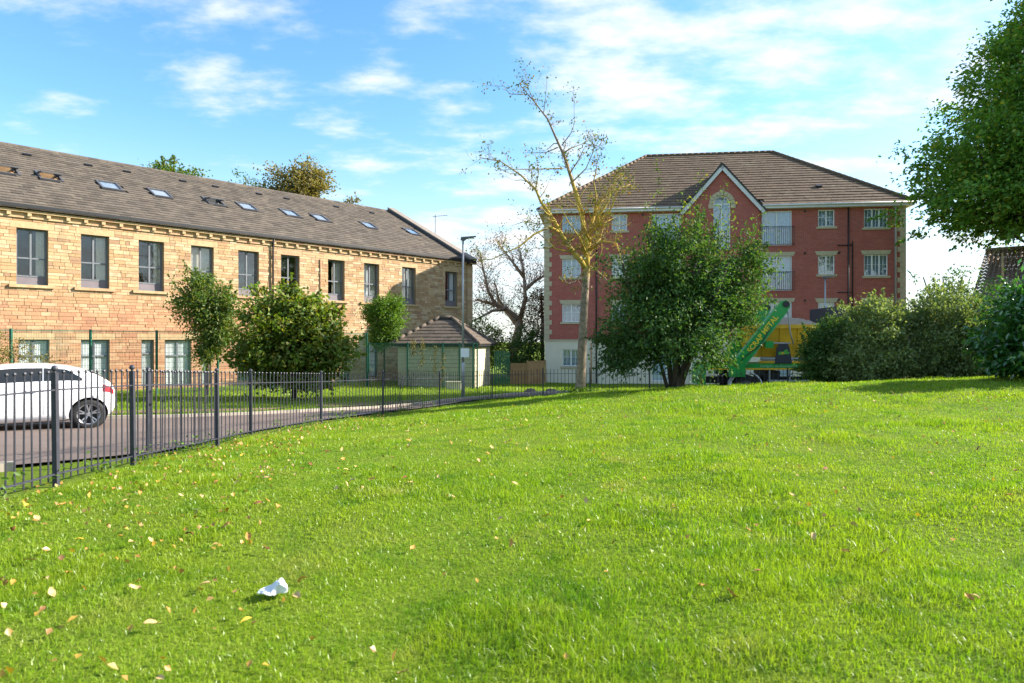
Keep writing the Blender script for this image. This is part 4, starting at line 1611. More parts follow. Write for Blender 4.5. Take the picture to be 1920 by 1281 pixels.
def car():
    C = thing('white_hatchback_car', 'white three-door hatchback car parked on the road behind the railings', 'car', (-8.62, 14.74, .43), math.radians(214))
    C.scale = (.94, .94, .94)
    C.location.z = tz(-9.0, 14.2) + .03
    paint = plain('white_car_paint', (0.80, 0.80, 0.80), (0.77, 0.77, 0.78), 2, 0.18, 0, 0.6, bump=0.0)
    paint.node_tree.nodes['Principled BSDF'].inputs['Coat Weight'].default_value = 0.6
    tyre = plain('tyre_rubber', (0.03, 0.03, 0.03), (0.02, 0.02, 0.02), 20, 0.8)
    alloy = plain('alloy_rim', (0.42, 0.42, 0.44), (0.36, 0.36, 0.38), 8, 0.35, 0.7)
    cglass = plain('tinted_car_glass', (0.015, 0.017, 0.02), (0.01, 0.012, 0.014), 2, 0.04, 0, 0.8, bump=0)
    redl = plain('red_tail_lamp', (0.45, 0.01, 0.015), None, 4, 0.15, 0, 0.6, bump=0)
    dark = M['black']
    # from the rear (x=0) to the nose (x=4.3)
    X = np.array([0, .06, .16, .34, .6, .95, 1.4, 1.9, 2.35, 2.7, 3.0, 3.25, 3.5, 3.8, 4.05, 4.2, 4.3]) * .93
    top = np.array([.80, .95, 1.03, 1.15, 1.27, 1.36, 1.41, 1.42, 1.385, 1.30, 1.16, 1.03, .97, .91, .84, .74, .60])
    belt = np.array([.72, .86, .92, .96, .975, .975, .96, .945, .93, .92, .91, .90, .89, .85, .78, .69, .56])
    half = np.array([.66, .76, .82, .86, .885, .895, .90, .90, .90, .895, .89, .885, .875, .85, .80, .72, .58])
    bot = np.array([.40, .30, .24, .21, .20, .19, .19, .19, .19, .19, .19, .19, .20, .21, .23, .27, .34])
    xs_ = np.concatenate([np.linspace(0, .5, 12), np.linspace(.6, 3.3, 36), np.linspace(3.38, 4.3 * .93, 12)])

    def at(x, arr):
        return float(np.interp(x, X, arr))

    def section(x):
        t, b, h, l = at(x, top), at(x, belt), at(x, half), at(x, bot)
        b = min(b, t - .03)
        roofh = h - min(.30, max(0.02, (t - b) * .62))
        pts = [(0, l), (h * .80, l), (h * .95, l + .05), (h * .985, l + .16), (h, l + (b - l) * .55), (h * .995, l + (b - l) * .72), (h * .97, b - .03), (h * .955, b), (h * .94, b + (t - b) * .1),
               (roofh + (h * .94 - roofh) * .45, b + (t - b) * .52), (roofh + .02, t - (t - b) * .16), (roofh - .06, t - (t - b) * .05), (roofh * .5, t - .004), (0, t)]
        return [(x, y, z) for y, z in pts] + [(x, -y, z) for y, z in pts[-2:0:-1]]
    st = [section(x) for x in xs_]
    body = loft(st)
    n = len(st[0])
    body.f.append(tuple(reversed(range(n))))
    body.f.append(tuple((len(st) - 1) * n + k for k in range(n)))
    ob = body.build('body', paint, C, True)
    # wheel arches cut with cylinders
    cutters = []
    for x in (.50, 3.05):
        for sy in (-1, 1):
            cm = MB().tube([(x, sy * .55, .315), (x, sy * 1.1, .315)], .365, 28)
            cutters.append(cm.build('cut', dark))
    for c in cutters:
        c.parent = C
        md = ob.modifiers.new('b', 'BOOLEAN')
        md.object = c
        md.operation = 'DIFFERENCE'
        md.solver = 'EXACT'
    bpy.context.view_layer.update()
    dg = bpy.context.evaluated_depsgraph_get()
    me = bpy.data.meshes.new_from_object(ob.evaluated_get(dg))
    ob.modifiers.clear()
    ob.data = me
    for c in cutters:
        bpy.data.objects.remove(c)
    for p in me.polygons:
        p.use_smooth = len(p.vertices) <= 4
    for x in (.50, 3.05):
        for sy in (-1, 1):
            li = MB().tube([(x, sy * .50, .315), (x, sy * .56, .315)], .37, 24)
            li.build('arch_liner', dark, C)
            tb = MB()
            prof = [(.60, .20), (.645, .285), (.66, .315), (.82, .315), (.845, .30), (.855, .27), (.85, .215)]
            rings = 28
            i0 = 0
            for k in range(rings):
                t = 2 * math.pi * k / rings
                tb.v += [(x + r * math.cos(t), sy * y, .315 + r * math.sin(t)) for y, r in prof]
            m = len(prof)
            for k in range(rings):
                j = (k + 1) % rings
                for q in range(m - 1):
                    tb.f.append((k * m + q, k * m + q + 1, j * m + q + 1, j * m + q))
            w = tb.build('wheel', tyre, C, True)
            rim = MB()
            rim.tube([(x, sy * .70, .315), (x, sy * .705, .315)], .215, 24)
            rim.build('brake_backing', dark, w)
            rm = MB()
            for k in range(28):
                t0, t1 = 2 * math.pi * k / 28, 2 * math.pi * (k + 1) / 28
                for ra, rb, ya, yb in ((.222, .200, .852, .835), (.200, .205, .835, .72)):
                    rm.poly([(x + ra * math.cos(t0), sy * ya, .315 + ra * math.sin(t0)), (x + ra * math.cos(t1), sy * ya, .315 + ra * math.sin(t1)),
                             (x + rb * math.cos(t1), sy * yb, .315 + rb * math.sin(t1)), (x + rb * math.cos(t0), sy * yb, .315 + rb * math.sin(t0))])
            for k in range(5):
                for off in (-.17, .17):
                    t = 2 * math.pi * k / 5 + .3
                    a = Vector((x + .04 * math.cos(t), sy * .815, .315 + .04 * math.sin(t)))
                    b = Vector((x + .206 * math.cos(t + off), sy * .838, .315 + .206 * math.sin(t + off)))
                    d = b - a
                    sd = Vector((-d.z, 0, d.x)).normalized() * .013
                    rm.obox((a + b) / 2, d / 2, sd, (0, .012, 0))
            rm.tube([(x, sy * .79, .315), (x, sy * .838, .315)], .045, 12)
            rm.build('rim', alloy, w)
    # side glass, laid 4 mm proud of the body
    for sy in (1, -1):
        for a, b in ((.62, 1.30), (1.32, 2.66)):
            gx = np.linspace(a, b, 12)
            mb = MB()
            for x in gx:
                s = section(x)
                p9, p10 = Vector(s[8]), Vector(s[10])
                pm_ = Vector(s[9])
                u0, u1 = .12, .93
                if x < .9:
                    u1 = max(.2, .93 - (.9 - x) * 2.2)
                if x > 2.1:
                    u1 = max(.16, .93 - (x - 2.1) * .9)
                rowp = []
                for k in range(5):
                    u = u0 + (u1 - u0) * k / 4
                    q = p9.lerp(pm_, u * 2) if u < .5 else pm_.lerp(p10, u * 2 - 1)
                    rowp.append((q.x, sy * (abs(q.y) + .006), q.z + .002))
                mb.v += rowp
            for k in range(len(gx) - 1):
                for q in range(4):
                    mb.f.append((k * 5 + q, k * 5 + q + 1, (k + 1) * 5 + q + 1, (k + 1) * 5 + q))
            mb.build('side_window', cglass, C, True)
        # door seams, handles, sill strip
        for x in (1.31, 2.74):
            sm = MB()
            pts = [section(x)[k] for k in (3, 4, 5, 6, 7)]
            for p, q in zip(pts[:-1], pts[1:]):
                P, Q = Vector(p), Vector(q)
                P.y, Q.y = sy * (abs(P.y) + .001), sy * (abs(Q.y) + .001)
                sm.obox((P + Q) / 2, (.003, 0, 0), (Q - P) / 2, (0, .0015, 0))
            sm.build('door_seam', dark, C)
        for x in (1.42,):
            MB().obox((x + .08, sy * (at(x, half) + .004), .86), (.095, 0, .005), (0, .016, 0), (0, 0, .014)).build('door_handle', paint, C)
        MB().ball((2.55, sy * .99, 1.0), .1, 10, 6, (.8, 1.1, .75)).build('door_mirror', paint, C, True)
        MB().obox((2.58, sy * .91, .95), (.04, 0, 0), (0, .05, 0), (0, 0, .02)).build('mirror_arm', dark, C)
        tl = MB()
        for x in (.035, .08, .13, .19, .25):
            q5, q7 = Vector(section(x)[5]), Vector(section(x)[7])
            for u in (.25, .62, 1.0):
                q = q5.lerp(q7, u)
                tl.v.append((q.x - .006, sy * (q.y + .008), q.z))
        for k in range(4):
            for u in (0, 1):
                tl.f.append((k * 3 + u, k * 3 + u + 1, k * 3 + u + 4, k * 3 + u + 3))
        tl.build('tail_lamp', redl, C, True)
        MB().obox((3.80, sy * .66, .70), (.10, -sy * .10, 0), (.01, .02, 0), (.02, 0, .05)).build('headlight', alloy, C)
    for nm, gx, off in (('rear_window', np.linspace(.16, .50, 6), Vector((-.008, 0, .008))), ('windscreen', np.linspace(2.40, 2.98, 7), Vector((.006, 0, .009)))):
        gw = MB()
        for x in gx:
            sc = section(x)
            row = [Vector(sc[11]), Vector(sc[12]), Vector(sc[13])]
            row = row + [Vector((p.x, -p.y, p.z)) for p in row[1::-1]]
            gw.v += [tuple(p + off) for p in row]
        for k in range(len(gx) - 1):
            for q in range(4):
                gw.f.append((k * 5 + q, k * 5 + q + 1, (k + 1) * 5 + q + 1, (k + 1) * 5 + q))
        gw.build(nm, cglass, C, True)
    MB().box(-.02, .05, -.5, .5, .42, .55).build('rear_bumper_insert', dark, C)
    MB().tube([(.9, -.3, .2), (3.0, -.3, .2)], .12, 6).build('underbody', dark, C)


car()


# ------------------------------------------------------------------ green and yellow skip lorry
def text_mesh(body, size, name, mat, parent, mtx, depth=.006, offset=0.0):
    cu = bpy.data.curves.new(name, 'FONT')
    cu.body = body
    cu.size = size
    cu.extrude = depth
    cu.offset = offset
    cu.align_x = 'LEFT'
    to = bpy.data.objects.new(name, cu)
    COL.objects.link(to)
    bpy.context.view_layer.update()
    me = bpy.data.meshes.new_from_object(to.evaluated_get(bpy.context.evaluated_depsgraph_get()))
    bpy.data.objects.remove(to)
    me.name = name
    me.transform(mtx)
    me.materials.clear()
    me.materials.append(mat)
    return link(name, me, None, parent)


def lorry():
    T = thing('skip_lorry', 'green and yellow scrap metal skip lorry parked behind the railings', 'lorry', (9.4, 27.4, 0), math.radians(-3))
    T.location.z = tz(10, 28.4)
    gz0 = 0.0
    green = plain('green_lorry_paint', (0.02, 0.34, 0.06), (0.015, 0.26, 0.045), 3, 0.35, 0, 0.5, bump=0.05)
    yellow = plain('yellow_skip_paint', (0.85, 0.47, 0.025), (0.66, 0.34, 0.02), 2.5, 0.5, 0, 0.4)
    tyre = plain('lorry_tyre', (0.04, 0.038, 0.036), (0.025, 0.024, 0.023), 12, 0.9)
    steel = M['galv']
    tx = Matrix.Rotation(math.radians(90), 4, 'X')
    # local frame: x towards the cab, y away from the camera, near side at y = 0
    # wheels
    for x in (.0, 3.55):
        for y in (.0, 1.95):
            w = MB().tube([(x, y, .50), (x, y + .30, .50)], .50, 28).build('wheel', tyre, T)
            MB().tube([(x, y - .012 if y < 1 else y + .312, .50), (x, y + .1 if y < 1 else y + .2, .50)], .27, 20).build('rim', M['greymetal'], w)
            ag = MB()
            for k in range(14):
                t0, t1 = math.pi * k / 14, math.pi * (k + 1) / 14
                ag.prism([(x + r * math.cos(t), .47 + r * math.sin(t)) for r, t in ((.63, t0), (.67, t0), (.67, t1), (.63, t1))], y - .05, y + .40)
            ag.build('mudguard', M['white'] if y < 1 else M['greymetal'], T)
    # chassis and deck
    MB().box(-1.5, 4.9, .75, .9, .62, .86).box(-1.5, 4.9, 1.45, 1.6, .62, .86).build('chassis_rail', M['black'], T)
    MB().box(-1.6, 3.2, .02, 2.33, 1.20, 1.45).build('deck', green, T)
    MB().box(-1.6, 3.2, -.004, .016, 1.20, 1.27).build('side_stripe', yellow, T)
    MB().box(.9, 2.6, -.02, .25, .72, .80).box(.9, .95, .0, .04, .80, 1.195).box(1.7, 1.75, .0, .04, .80, 1.195).box(2.55, 2.6, .0, .04, .80, 1.195).build('side_guard', steel, T)
    MB().box(.85, 1.45, .35, 1.9, .55, 1.15).build('hydraulic_tank', M['black'], T)
    MB().box(-1.7, -1.58, .1, 2.2, .55, 1.25).build('rear_beam', green, T)
    MB().box(-1.72, -1.56, .12, .4, .62, .78).build('rear_lamp', plain('amber_lens', (.6, .12, .02), None, 4, .3), T)
    # skip: a tapering open tub
    sk = MB()
    lo_ = [(.55, .32), (2.35, .32), (2.35, 2.03), (.55, 2.03)]
    hi_ = [(.10, .10), (3.0, .10), (3.0, 2.25), (.10, 2.25)]
    z0, z1 = 1.70, 3.0
    i = len(sk.v)
    sk.v += [(x, y, z0) for x, y in lo_] + [(x, y, z1) for x, y in hi_]
    sk.f += [(3, 2, 1, 0)] + [(k, (k + 1) % 4, 4 + (k + 1) % 4, 4 + k) for k in range(4)]
    S = sk.build('skip', yellow, T)
    MB().tube([(-.3, -.10, 1.25), (.35, -.12, 1.95)], .06, 10).build('hydraulic_ram', steel, T, True)
    MB().tube([(-.5, -.2, 1.3), (-.1, -.22, 1.75), (.5, -.2, 2.2), (.9, -.2, 2.9)], .018, 6).build('hose', M['black'], T, True)
    rimb = MB().box(.04, 3.06, .04, .10, 2.86, 3.02).box(.04, 3.06, 2.25, 2.31, 2.86, 3.02).box(.04, .10, .104, 2.246, 2.86, 3.02).box(3.0, 3.06, .104, 2.246, 2.86, 3.02)
    rimb.build('rim_band', yellow, S)
    for x in (.75, 1.4, 2.1):
        MB().obox((x, .19, 2.3), (.03, 0, 0), (0, -.1, .56), (0, .02, .004)).build('stiffener', yellow, S)
    # sheeted heap on the skip
    hp = MB()
    nx_, ny_ = 14, 8
    rr = random.Random(8)
    for a in range(nx_ + 1):
        for b in range(ny_ + 1):
            u, v = a / nx_, b / ny_
            z = 3.0 + .5 * (math.sin(math.pi * min(1, u * .9 + .08)) ** .8) * math.sin(math.pi * v) ** .6 * (u ** .7) + rr.uniform(-.02, .02)
            hp.v.append((.5 + 2.6 * u, .12 + 2.1 * v, z))
    for a in range(nx_):
        for b in range(ny_):
            q = a * (ny_ + 1) + b
            hp.f.append((q, q + ny_ + 1, q + ny_ + 2, q + 1))
    hp.build('tarpaulin', plain('dusty_tarpaulin', (.40, .31, .22), (.28, .21, .15), 5, .9), S, True)
    # rolled cover and tank along the side
    MB().tube([(.6, .10, 1.64), (3.0, .10, 1.64)], .07, 10).build('side_tube', steel, T, True)
    MB().tube([(.55, .10, 1.50), (3.0, .10, 1.50)], .06, 10).build('side_tube', yellow, T, True)
    MB().tube([(.15, .02, 2.28), (1.75, .02, 2.26)], .035, 8).build('stay_bar', steel, T, True)
    plate = MB().prism([(1.12, 1.46), (1.80, 1.46), (1.70, 2.10), (1.62, 2.24), (1.30, 2.24), (1.20, 2.10)], -.03, .0)
    PL = plate.build('black_flap', M['railing'], T)
    lg = MB().prism([(1.26, 1.80), (1.68, 1.84), (1.70, 1.92), (1.60, 1.93), (1.62, 2.02), (1.50, 2.0), (1.48, 1.94), (1.25, 1.92)], -.045, -.033)
    lg.build('emblem', plain('emblem_green', (.10, .42, .06), None, 6, .5), PL)
    MB().prism([(1.36, 1.83), (1.50, 1.84), (1.46, 1.90), (1.38, 1.90)], -.052, -.047).build('emblem_patch', yellow, PL)
    # lifting arms, one on each side
    for y, nm in ((-.10, 0), (2.22, 1)):
        A, Bp = Vector((-.55, y, 1.15)), Vector((1.50, y, 3.82))
        d = (Bp - A).normalized()
        n = Vector((-d.z, 0, d.x))
        arm = MB()
        w0, w1 = .235, .20
        pr = [A - n * w0, A + d * 1.2 - n * w0, Bp - n * w1, Bp + d * .12 - n * w1 * .5, Bp + d * .14 + n * w1 * .5, Bp + n * w1, A + d * 1.2 + n * w0, A + n * w0]
        arm.prism([(p.x, p.z) for p in pr], y - .09, y + .09)
        AR = arm.build('lifting_arm', green, T)
        for s_ in (-1, 1):
            MB().obox(A + d * 1.85 + n * s_ * .222, d * 1.35, (0, .105, 0), n * .018).build('arm_flange', plain('pale_green_edge', (.12, .42, .16), None, 5, .4), AR)
        MB().tube([(Bp.x, y - .13, Bp.z), (Bp.x, y + .13, Bp.z)], .13, 14).build('pulley', M['black'], AR)
        MB().obox(A + Vector((.15, 0, .1)), (.30, 0, 0), (0, .14, 0), (0, 0, .32)).build('pivot_bracket', green, AR)
        MB().obox(A + d * 1.75 + Vector((.35, 0, -.32)), (.16, 0, 0), (0, .06, 0), (0, 0, .14)).build('arm_lug', green, AR)
        ch = [Bp + d * .1 + Vector((.02, 0, -.1)), Bp + Vector((.14, 0, -.6)), Bp + Vector((.20, .02, -1.1)), Bp + Vector((.34, .04, -1.6))]
        MB().tube(ch, .028, 6).build('chain', steel, AR, True)
        if nm == 0:
            ang = math.atan2(d.z, d.x)
            mt = Matrix.Translation(A + d * .98 - n * .09 + Vector((0, -.095, 0))) @ Matrix.Rotation(-ang, 4, 'Y') @ tx
            text_mesh('SCRAP METAL', .285, 'lettering', plain('yellow_lettering', (.92, .72, .04), None, 5, .5), AR, mt, .004, .006)
            mt2 = Matrix.Translation(A + d * .98 - n * .09 + Vector((0, -.092, 0))) @ Matrix.Rotation(-ang, 4, 'Y') @ tx
            text_mesh('SCRAP METAL', .285, 'letter_outline', plain('red_lettering', (.45, .05, .02), None, 5, .5), AR, mt2, .002, .012)
    mt = Matrix.Translation((.55, .0155, 1.31)) @ tx
    text_mesh('Caring for the Environment', .13, 'lettering', plain('pale_lettering', (.45, .62, .45), None, 5, .5), T, mt, .004)
    MB().box(-.95, -.55, -.006, .014, 1.5, 1.66).build('reflector_plate', plain('orange_reflector', (.75, .16, .05), None, 6, .4), T)
    MB().box(-1.0, -.5, .016, .05, 1.455, 1.75).build('light_board', green, T)
    # cab
    cab = MB().prism([(3.25, .75), (5.2, .75), (5.25, 1.6), (5.0, 2.75), (4.7, 3.0), (3.25, 3.0)], .0, 2.35)
    CB = cab.build('cab', green, T)
    MB().prism([(3.3, 3.003), (4.6, 3.003), (4.45, 3.5), (3.6, 3.75), (3.3, 3.7)], .2, 2.15).build('wind_deflector', M['railing'], CB)
    MB().prism([(4.1, 1.8), (4.95, 1.8), (4.85, 2.6), (4.1, 2.6)], -.006, -.002).build('cab_window', M['glass'], CB)


lorry()

# ------------------------------------------------------------------ foliage
def unit(v):
    return v / np.maximum(np.linalg.norm(v, axis=-1, keepdims=True), 1e-9)


def leaf_mesh(name, Cn, length, width, rng, up=0.35, axis=None, fold=0.22):
    """one folded leaf of two triangles for each centre"""
    n = len(Cn)
    a = rng.normal(size=(n, 3))
    if axis is not None:
        a = a * 0.7 + axis
    a[:, 2] -= 0.25
    a = unit(a)
    nr = rng.normal(size=(n, 3))
    nr[:, 2] += up * 3
    nr = unit(nr - a * (nr * a).sum(-1, keepdims=True))
    b = np.cross(a, nr)
    L = length * rng.uniform(.65, 1.25, size=(n, 1))
    Wd = width * rng.uniform(.75, 1.2, size=(n, 1))
    base = Cn - a * L * .5
    tip = Cn + a * L * .5
    lf = Cn - a * L * .06 + b * Wd * .5 + nr * Wd * fold
    rt = Cn - a * L * .06 - b * Wd * .5 + nr * Wd * fold
    V = np.stack([base, rt, tip, lf], 1).reshape(-1, 3)
    k = np.arange(n)[:, None] * 4
    F = np.concatenate([k + np.array([[0, 1, 2]]), k + np.array([[0, 2, 3]])], 0)
    return np_mesh(name, V, F)


def crown_points(ells, ncl, per, spread, rng, shell=0.55, rough=0.22, flat=0.7):
    vol = np.array([e[3] * e[4] * e[5] for e in ells]) ** 0.8
    pick = rng.choice(len(ells), size=ncl, p=vol / vol.sum())
    E_ = np.array(ells)[pick]
    d = unit(rng.normal(size=(ncl, 3)))
    rad = (shell + (1 - shell) * rng.random(ncl) ** .6) * (1 + rough * rng.normal(size=ncl) * .6)
    rad = np.minimum(rad, 1.13)
    inner = rng.random(ncl) < .25
    rad[inner] = rng.random(inner.sum()) ** .5 * .8
    C = E_[:, :3] + d * E_[:, 3:6] * rad[:, None]
    m = rng.poisson(per, size=ncl)
    sp = spread * rng.uniform(.6, 1.4, size=ncl)
    idx = np.repeat(np.arange(ncl), m)
    off = rng.normal(size=(len(idx), 3)) * sp[idx, None]
    off[:, 2] *= flat
    out = unit(C - E_[:, :3])
    return C, C[idx] + off, out[idx]


def limb_tubes(mb, trunk, targets, rng, r0, nseg=5, sag=0.12, n=5):
    """curved limbs from a trunk polyline out to points of the crown"""
    tp = [Vector(p) for p in trunk]
    for T in targets:
        T = Vector(T)
        best = None
        for a, b in zip(tp[:-1], tp[1:]):
            for t in (0, .33, .66, 1):
                p = a.lerp(b, t)
                if p.z > T.z - .15 * (T - p).length and best is not None:
                    continue
                dd = (p - T).length + .9 * max(0, p.z - T.z + .4 * math.hypot(p.x - T.x, p.y - T.y))
                if best is None or dd < best[0]:
                    best = (dd, p)
        P = best[1]
        L = (T - P).length
        pts, rad = [], []
        side = Vector(rng.normal(size=3)) * L * .07
        r = r0 * min(1.0, .35 + L * .12)
        for k in range(nseg + 1):
            t = k / nseg
            q = P.lerp(T, t) + side * math.sin(math.pi * t) + Vector((0, 0, -sag * L * math.sin(math.pi * t) * (1 - t)))
            pts.append(q)
            rad.append(r * (1 - t) ** .8 + .006)
        mb.tube(pts, rad, n, False)


def tree(name, label, cat, base, trunk, tr, ells, ncl, per, spread, lsize, mat, bark, seed, limbs=40, limb_r=.06, group=None, shell=.55, up=.35, stems=None, flat=.7, rough=.22, lw=.55, foliage='crown', shoots=None):
    rng = np.random.default_rng(seed)
    z = tz(base[0], base[1])
    T = thing(name, label, cat, (base[0], base[1], z), 0, group)
    off = np.array([base[0], base[1], z])
    C, P, ax = crown_points(ells, ncl, per, spread, rng, shell, rough, flat)
    # shoots standing out of the outline
    sh = MB()
    ns_ = shoots if shoots is not None else max(6, ncl // 9)
    cen = np.array(ells)[:, :3].mean(0)
    cand = np.argsort(-np.linalg.norm((C - cen) / np.array(ells)[:, 3:6].max(0), axis=1))[:ns_ * 2]
    extra, eax = [], []
    for i_ in rng.permutation(cand)[:ns_]:
        dr = unit(C[i_] - cen + np.array([0, 0, .35]) * np.linalg.norm(C[i_] - cen) + rng.normal(size=3) * .15)
        ln = spread * rng.uniform(1.6, 3.4)
        q = [C[i_] + dr * ln * t_ for t_ in (0, .5, 1.0)]
        sh.tube([Vector(p_ - off) for p_ in q], [.012, .008, .004], 4, False)
        m_ = int(max(8, per * .45))
        tt = rng.random(m_) ** .8
        extra.append(C[i_] + dr * ln * tt[:, None] + rng.normal(size=(m_, 3)) * spread * .28 * (1.25 - tt[:, None]))
        eax.append(np.repeat(dr[None], m_, 0))
    P, ax = np.concatenate([P] + extra), np.concatenate([ax] + eax)
    keep = P[:, 2] > z + .03
    P, ax = P[keep], ax[keep]
    if sh.v:
        sh.build('twigs', bark, T)['kind'] = 'stuff'
    mb = MB()
    if trunk is not None:
        tl = [Vector(p) - Vector(off) for p in trunk]
        mb.tube(tl, tr, 10)
        if limbs:
            sel = C[rng.choice(len(C), size=min(limbs, len(C)), replace=False)] - off
            limb_tubes(mb, tl, sel, rng, limb_r)
    if stems:
        for st, r in stems:
            mb.tube([Vector(p) - Vector(off) for p in st], [r * (1 - .6 * k / (len(st) - 1)) for k in range(len(st))], 7)
    if mb.v:
        mb.build('trunk', bark, T, True)
    link(foliage, leaf_mesh(foliage, P - off, lsize, lsize * lw, rng, up, ax), mat, T)
    return T


L_dark = leafmat('dark_green_leaves', [(0.047, 0.116, 0.029), (0.072, 0.175, 0.033), (0.036, 0.087, 0.023), (0.097, 0.203, 0.038), (0.138, 0.203, 0.054)], .35, .03, .6)
L_big = leafmat('hornbeam_leaves', [(0.078, 0.198, 0.029), (0.115, 0.276, 0.037), (0.060, 0.151, 0.029), (0.168, 0.334, 0.042), (0.128, 0.260, 0.037), (0.412, 0.379, 0.048)], .40, .03, .6)
L_mid = leafmat('mid_green_leaves', [(0.083, 0.164, 0.022), (0.117, 0.211, 0.028), (0.062, 0.125, 0.020), (0.165, 0.219, 0.034), (0.234, 0.204, 0.041)], .40, .03, .6)
L_maple = leafmat('yellow_green_leaves', [(0.095, 0.185, 0.018), (0.14, 0.235, 0.024), (0.07, 0.13, 0.016), (0.18, 0.24, 0.03), (0.24, 0.19, 0.035), (0.11, 0.20, 0.020)], .42, .03, .6)
L_fresh = leafmat('fresh_green_leaves', [(0.101, 0.204, 0.020), (0.137, 0.258, 0.024), (0.071, 0.156, 0.017), (0.187, 0.266, 0.028)], .42, .03, .6)
L_hedge = leafmat('grey_green_leaves', [(0.170, 0.246, 0.089), (0.239, 0.324, 0.112), (0.125, 0.186, 0.067), (0.295, 0.361, 0.144), (0.228, 0.246, 0.100)], .30, .03, .6)
L_laurel = leafmat('glossy_laurel_leaves', [(0.039, 0.156, 0.023), (0.058, 0.208, 0.029), (0.029, 0.111, 0.018), (0.078, 0.247, 0.033)], .35, .12, .3)
L_autumn = leafmat('golden_leaves', [(0.204, 0.180, 0.054), (0.264, 0.204, 0.060), (0.156, 0.156, 0.048), (0.300, 0.216, 0.084)], .40, .03, .6)
L_dry = leafmat('dry_brown_leaves', [(0.22, 0.14, 0.07), (0.17, 0.11, 0.06), (0.28, 0.19, 0.10)], .35, .03, .6)
L_apple = leafmat('sparse_tree_leaves', [(0.088, 0.136, 0.028), (0.136, 0.184, 0.039), (0.064, 0.104, 0.022), (0.224, 0.208, 0.042), (0.320, 0.112, 0.042)], .38, .03, .6)


# the big tree at the right, trunk outside the frame
def big_tree():
    b = (26.9, 33.0)
    z = tz(*b)
    ells = [(26.9, 33, 9.0, 7.1, 5.6, 1.8), (26.9, 33, 11.2, 6.8, 5.4, 2.2), (27.0, 33, 14.0, 5.4, 4.5, 2.3), (27.2, 33, 16.8, 3.8, 3.4, 2.4), (27.4, 33, 19.7, 2.2, 2.2, 2.6)]
    trunk = [(26.9, 33, z - .2), (27.0, 33, 4), (26.8, 32.9, 10), (27.1, 33, 15), (27.3, 33, 21)]
    tree('broadleaf_tree', 'large dense green broadleaf tree rising beside the pantiled house', 'tree', b, trunk, [.36, .28, .22, .13, .03], ells, 1750, 72, .40, .235, L_big, M['darkbark'], 1, 130, .09, 'trees', .5, .4, None, .55, .25, shoots=230)


big_tree()

# trees before the stone building
tree('small_tree', 'round-headed small tree with dark leaves and thin trunk before the stone wall', 'tree', (-12.35, 27.6), [(-12.35, 27.6, 0), (-12.3, 27.6, 1.4), (-12.3, 27.6, 3.4)], [.09, .075, .03],
     [(-12.55, 27.6, 3.5, 1.05, 1.0, 1.15), (-11.9, 27.6, 2.6, .8, .8, .9), (-12.6, 27.6, 4.4, .6, .6, .6), (-11.85, 27.6, 3.6, .8, .8, .8), (-12.3, 27.6, 1.8, .5, .5, .5)], 230, 52, .19, .13, L_mid, M['darkbark'], 2, 50, .03, 'trees', .4, .35, None, .75, .4, shoots=40)
tree('spreading_tree', 'broad yellow-green maple bush spreading low to the ground before the stone building', 'tree', (-8.3, 26.0), [(-8.3, 26, 0), (-8.25, 26, 1.2), (-8.4, 26, 3.2)], [.11, .09, .03],
     [(-8.5, 26, 2.1, 1.8, 1.6, 1.4), (-9.4, 26, 3.2, .75, .8, .8), (-7.6, 26, 3.0, .9, 1.0, .9), (-6.8, 26, 1.9, .75, .8, .8), (-9.7, 26, 1.6, .8, .9, .9), (-8.4, 26, 3.6, .6, .7, .6), (-7.0, 26, 2.7, .5, .6, .6), (-8.0, 26, 1.0, 1.6, 1.2, .6)], 480, 42, .21, .17, L_maple, M['darkbark'], 3, 70, .035, 'trees', .4, .5, None, .75, .4, .8, shoots=75)
tree('lollipop_tree', 'small tree with dense narrow egg-shaped crown on thin trunk beside the outbuilding', 'tree', (-6.85, 36.6), [(-6.85, 36.6, -.2), (-6.85, 36.6, 1.5), (-6.85, 36.6, 3.6)], [.06, .05, .02],
     [(-6.85, 36.6, 3.35, 1.0, 1.0, 1.1), (-6.6, 36.6, 4.1, .65, .7, .65), (-6.95, 36.6, 2.5, .7, .7, .55), (-7.3, 36.6, 3.9, .5, .5, .5)], 240, 56, .17, .125, L_fresh, M['darkbark'], 4, 40, .025, 'trees', .5, .35, None, .8, .32, shoots=40)
# crowns rising behind the stone roof
tree('background_tree', 'green leafy tree showing its crown above the middle of the mill roof', 'tree', (-27.6, 55), [(-27.6, 55, -.4), (-27.6, 55, 9), (-27.3, 55, 16)], [.4, .3, .05],
     [(-28.2, 55, 14.6, 2.3, 2, 2.2), (-26.0, 55, 13.6, 2.3, 2, 2.0), (-24.3, 55, 13.0, 1.4, 1.4, 1.3), (-28, 55, 11, 3, 2.5, 3)], 300, 46, .36, .28, L_mid, M['darkbark'], 5, 40, .08, 'trees', .45, .35, None, .7, .35)
tree('background_tree', 'golden-brown tree, the largest crown showing above the mill roof', 'tree', (-17.8, 57), [(-17.8, 57, -.4), (-17.8, 57, 9), (-17.5, 57, 16.4)], [.4, .3, .05],
     [(-17.9, 57, 15.2, 2.6, 2, 1.8), (-16.6, 57, 15.9, 1.4, 1.4, 1.5), (-19.6, 57, 14.0, 1.6, 1.4, 1.4), (-18, 57, 12, 3, 2.5, 2.6)], 340, 44, .34, .27, L_autumn, M['darkbark'], 6, 60, .08, 'trees', .45, .35, None, .7, .4)
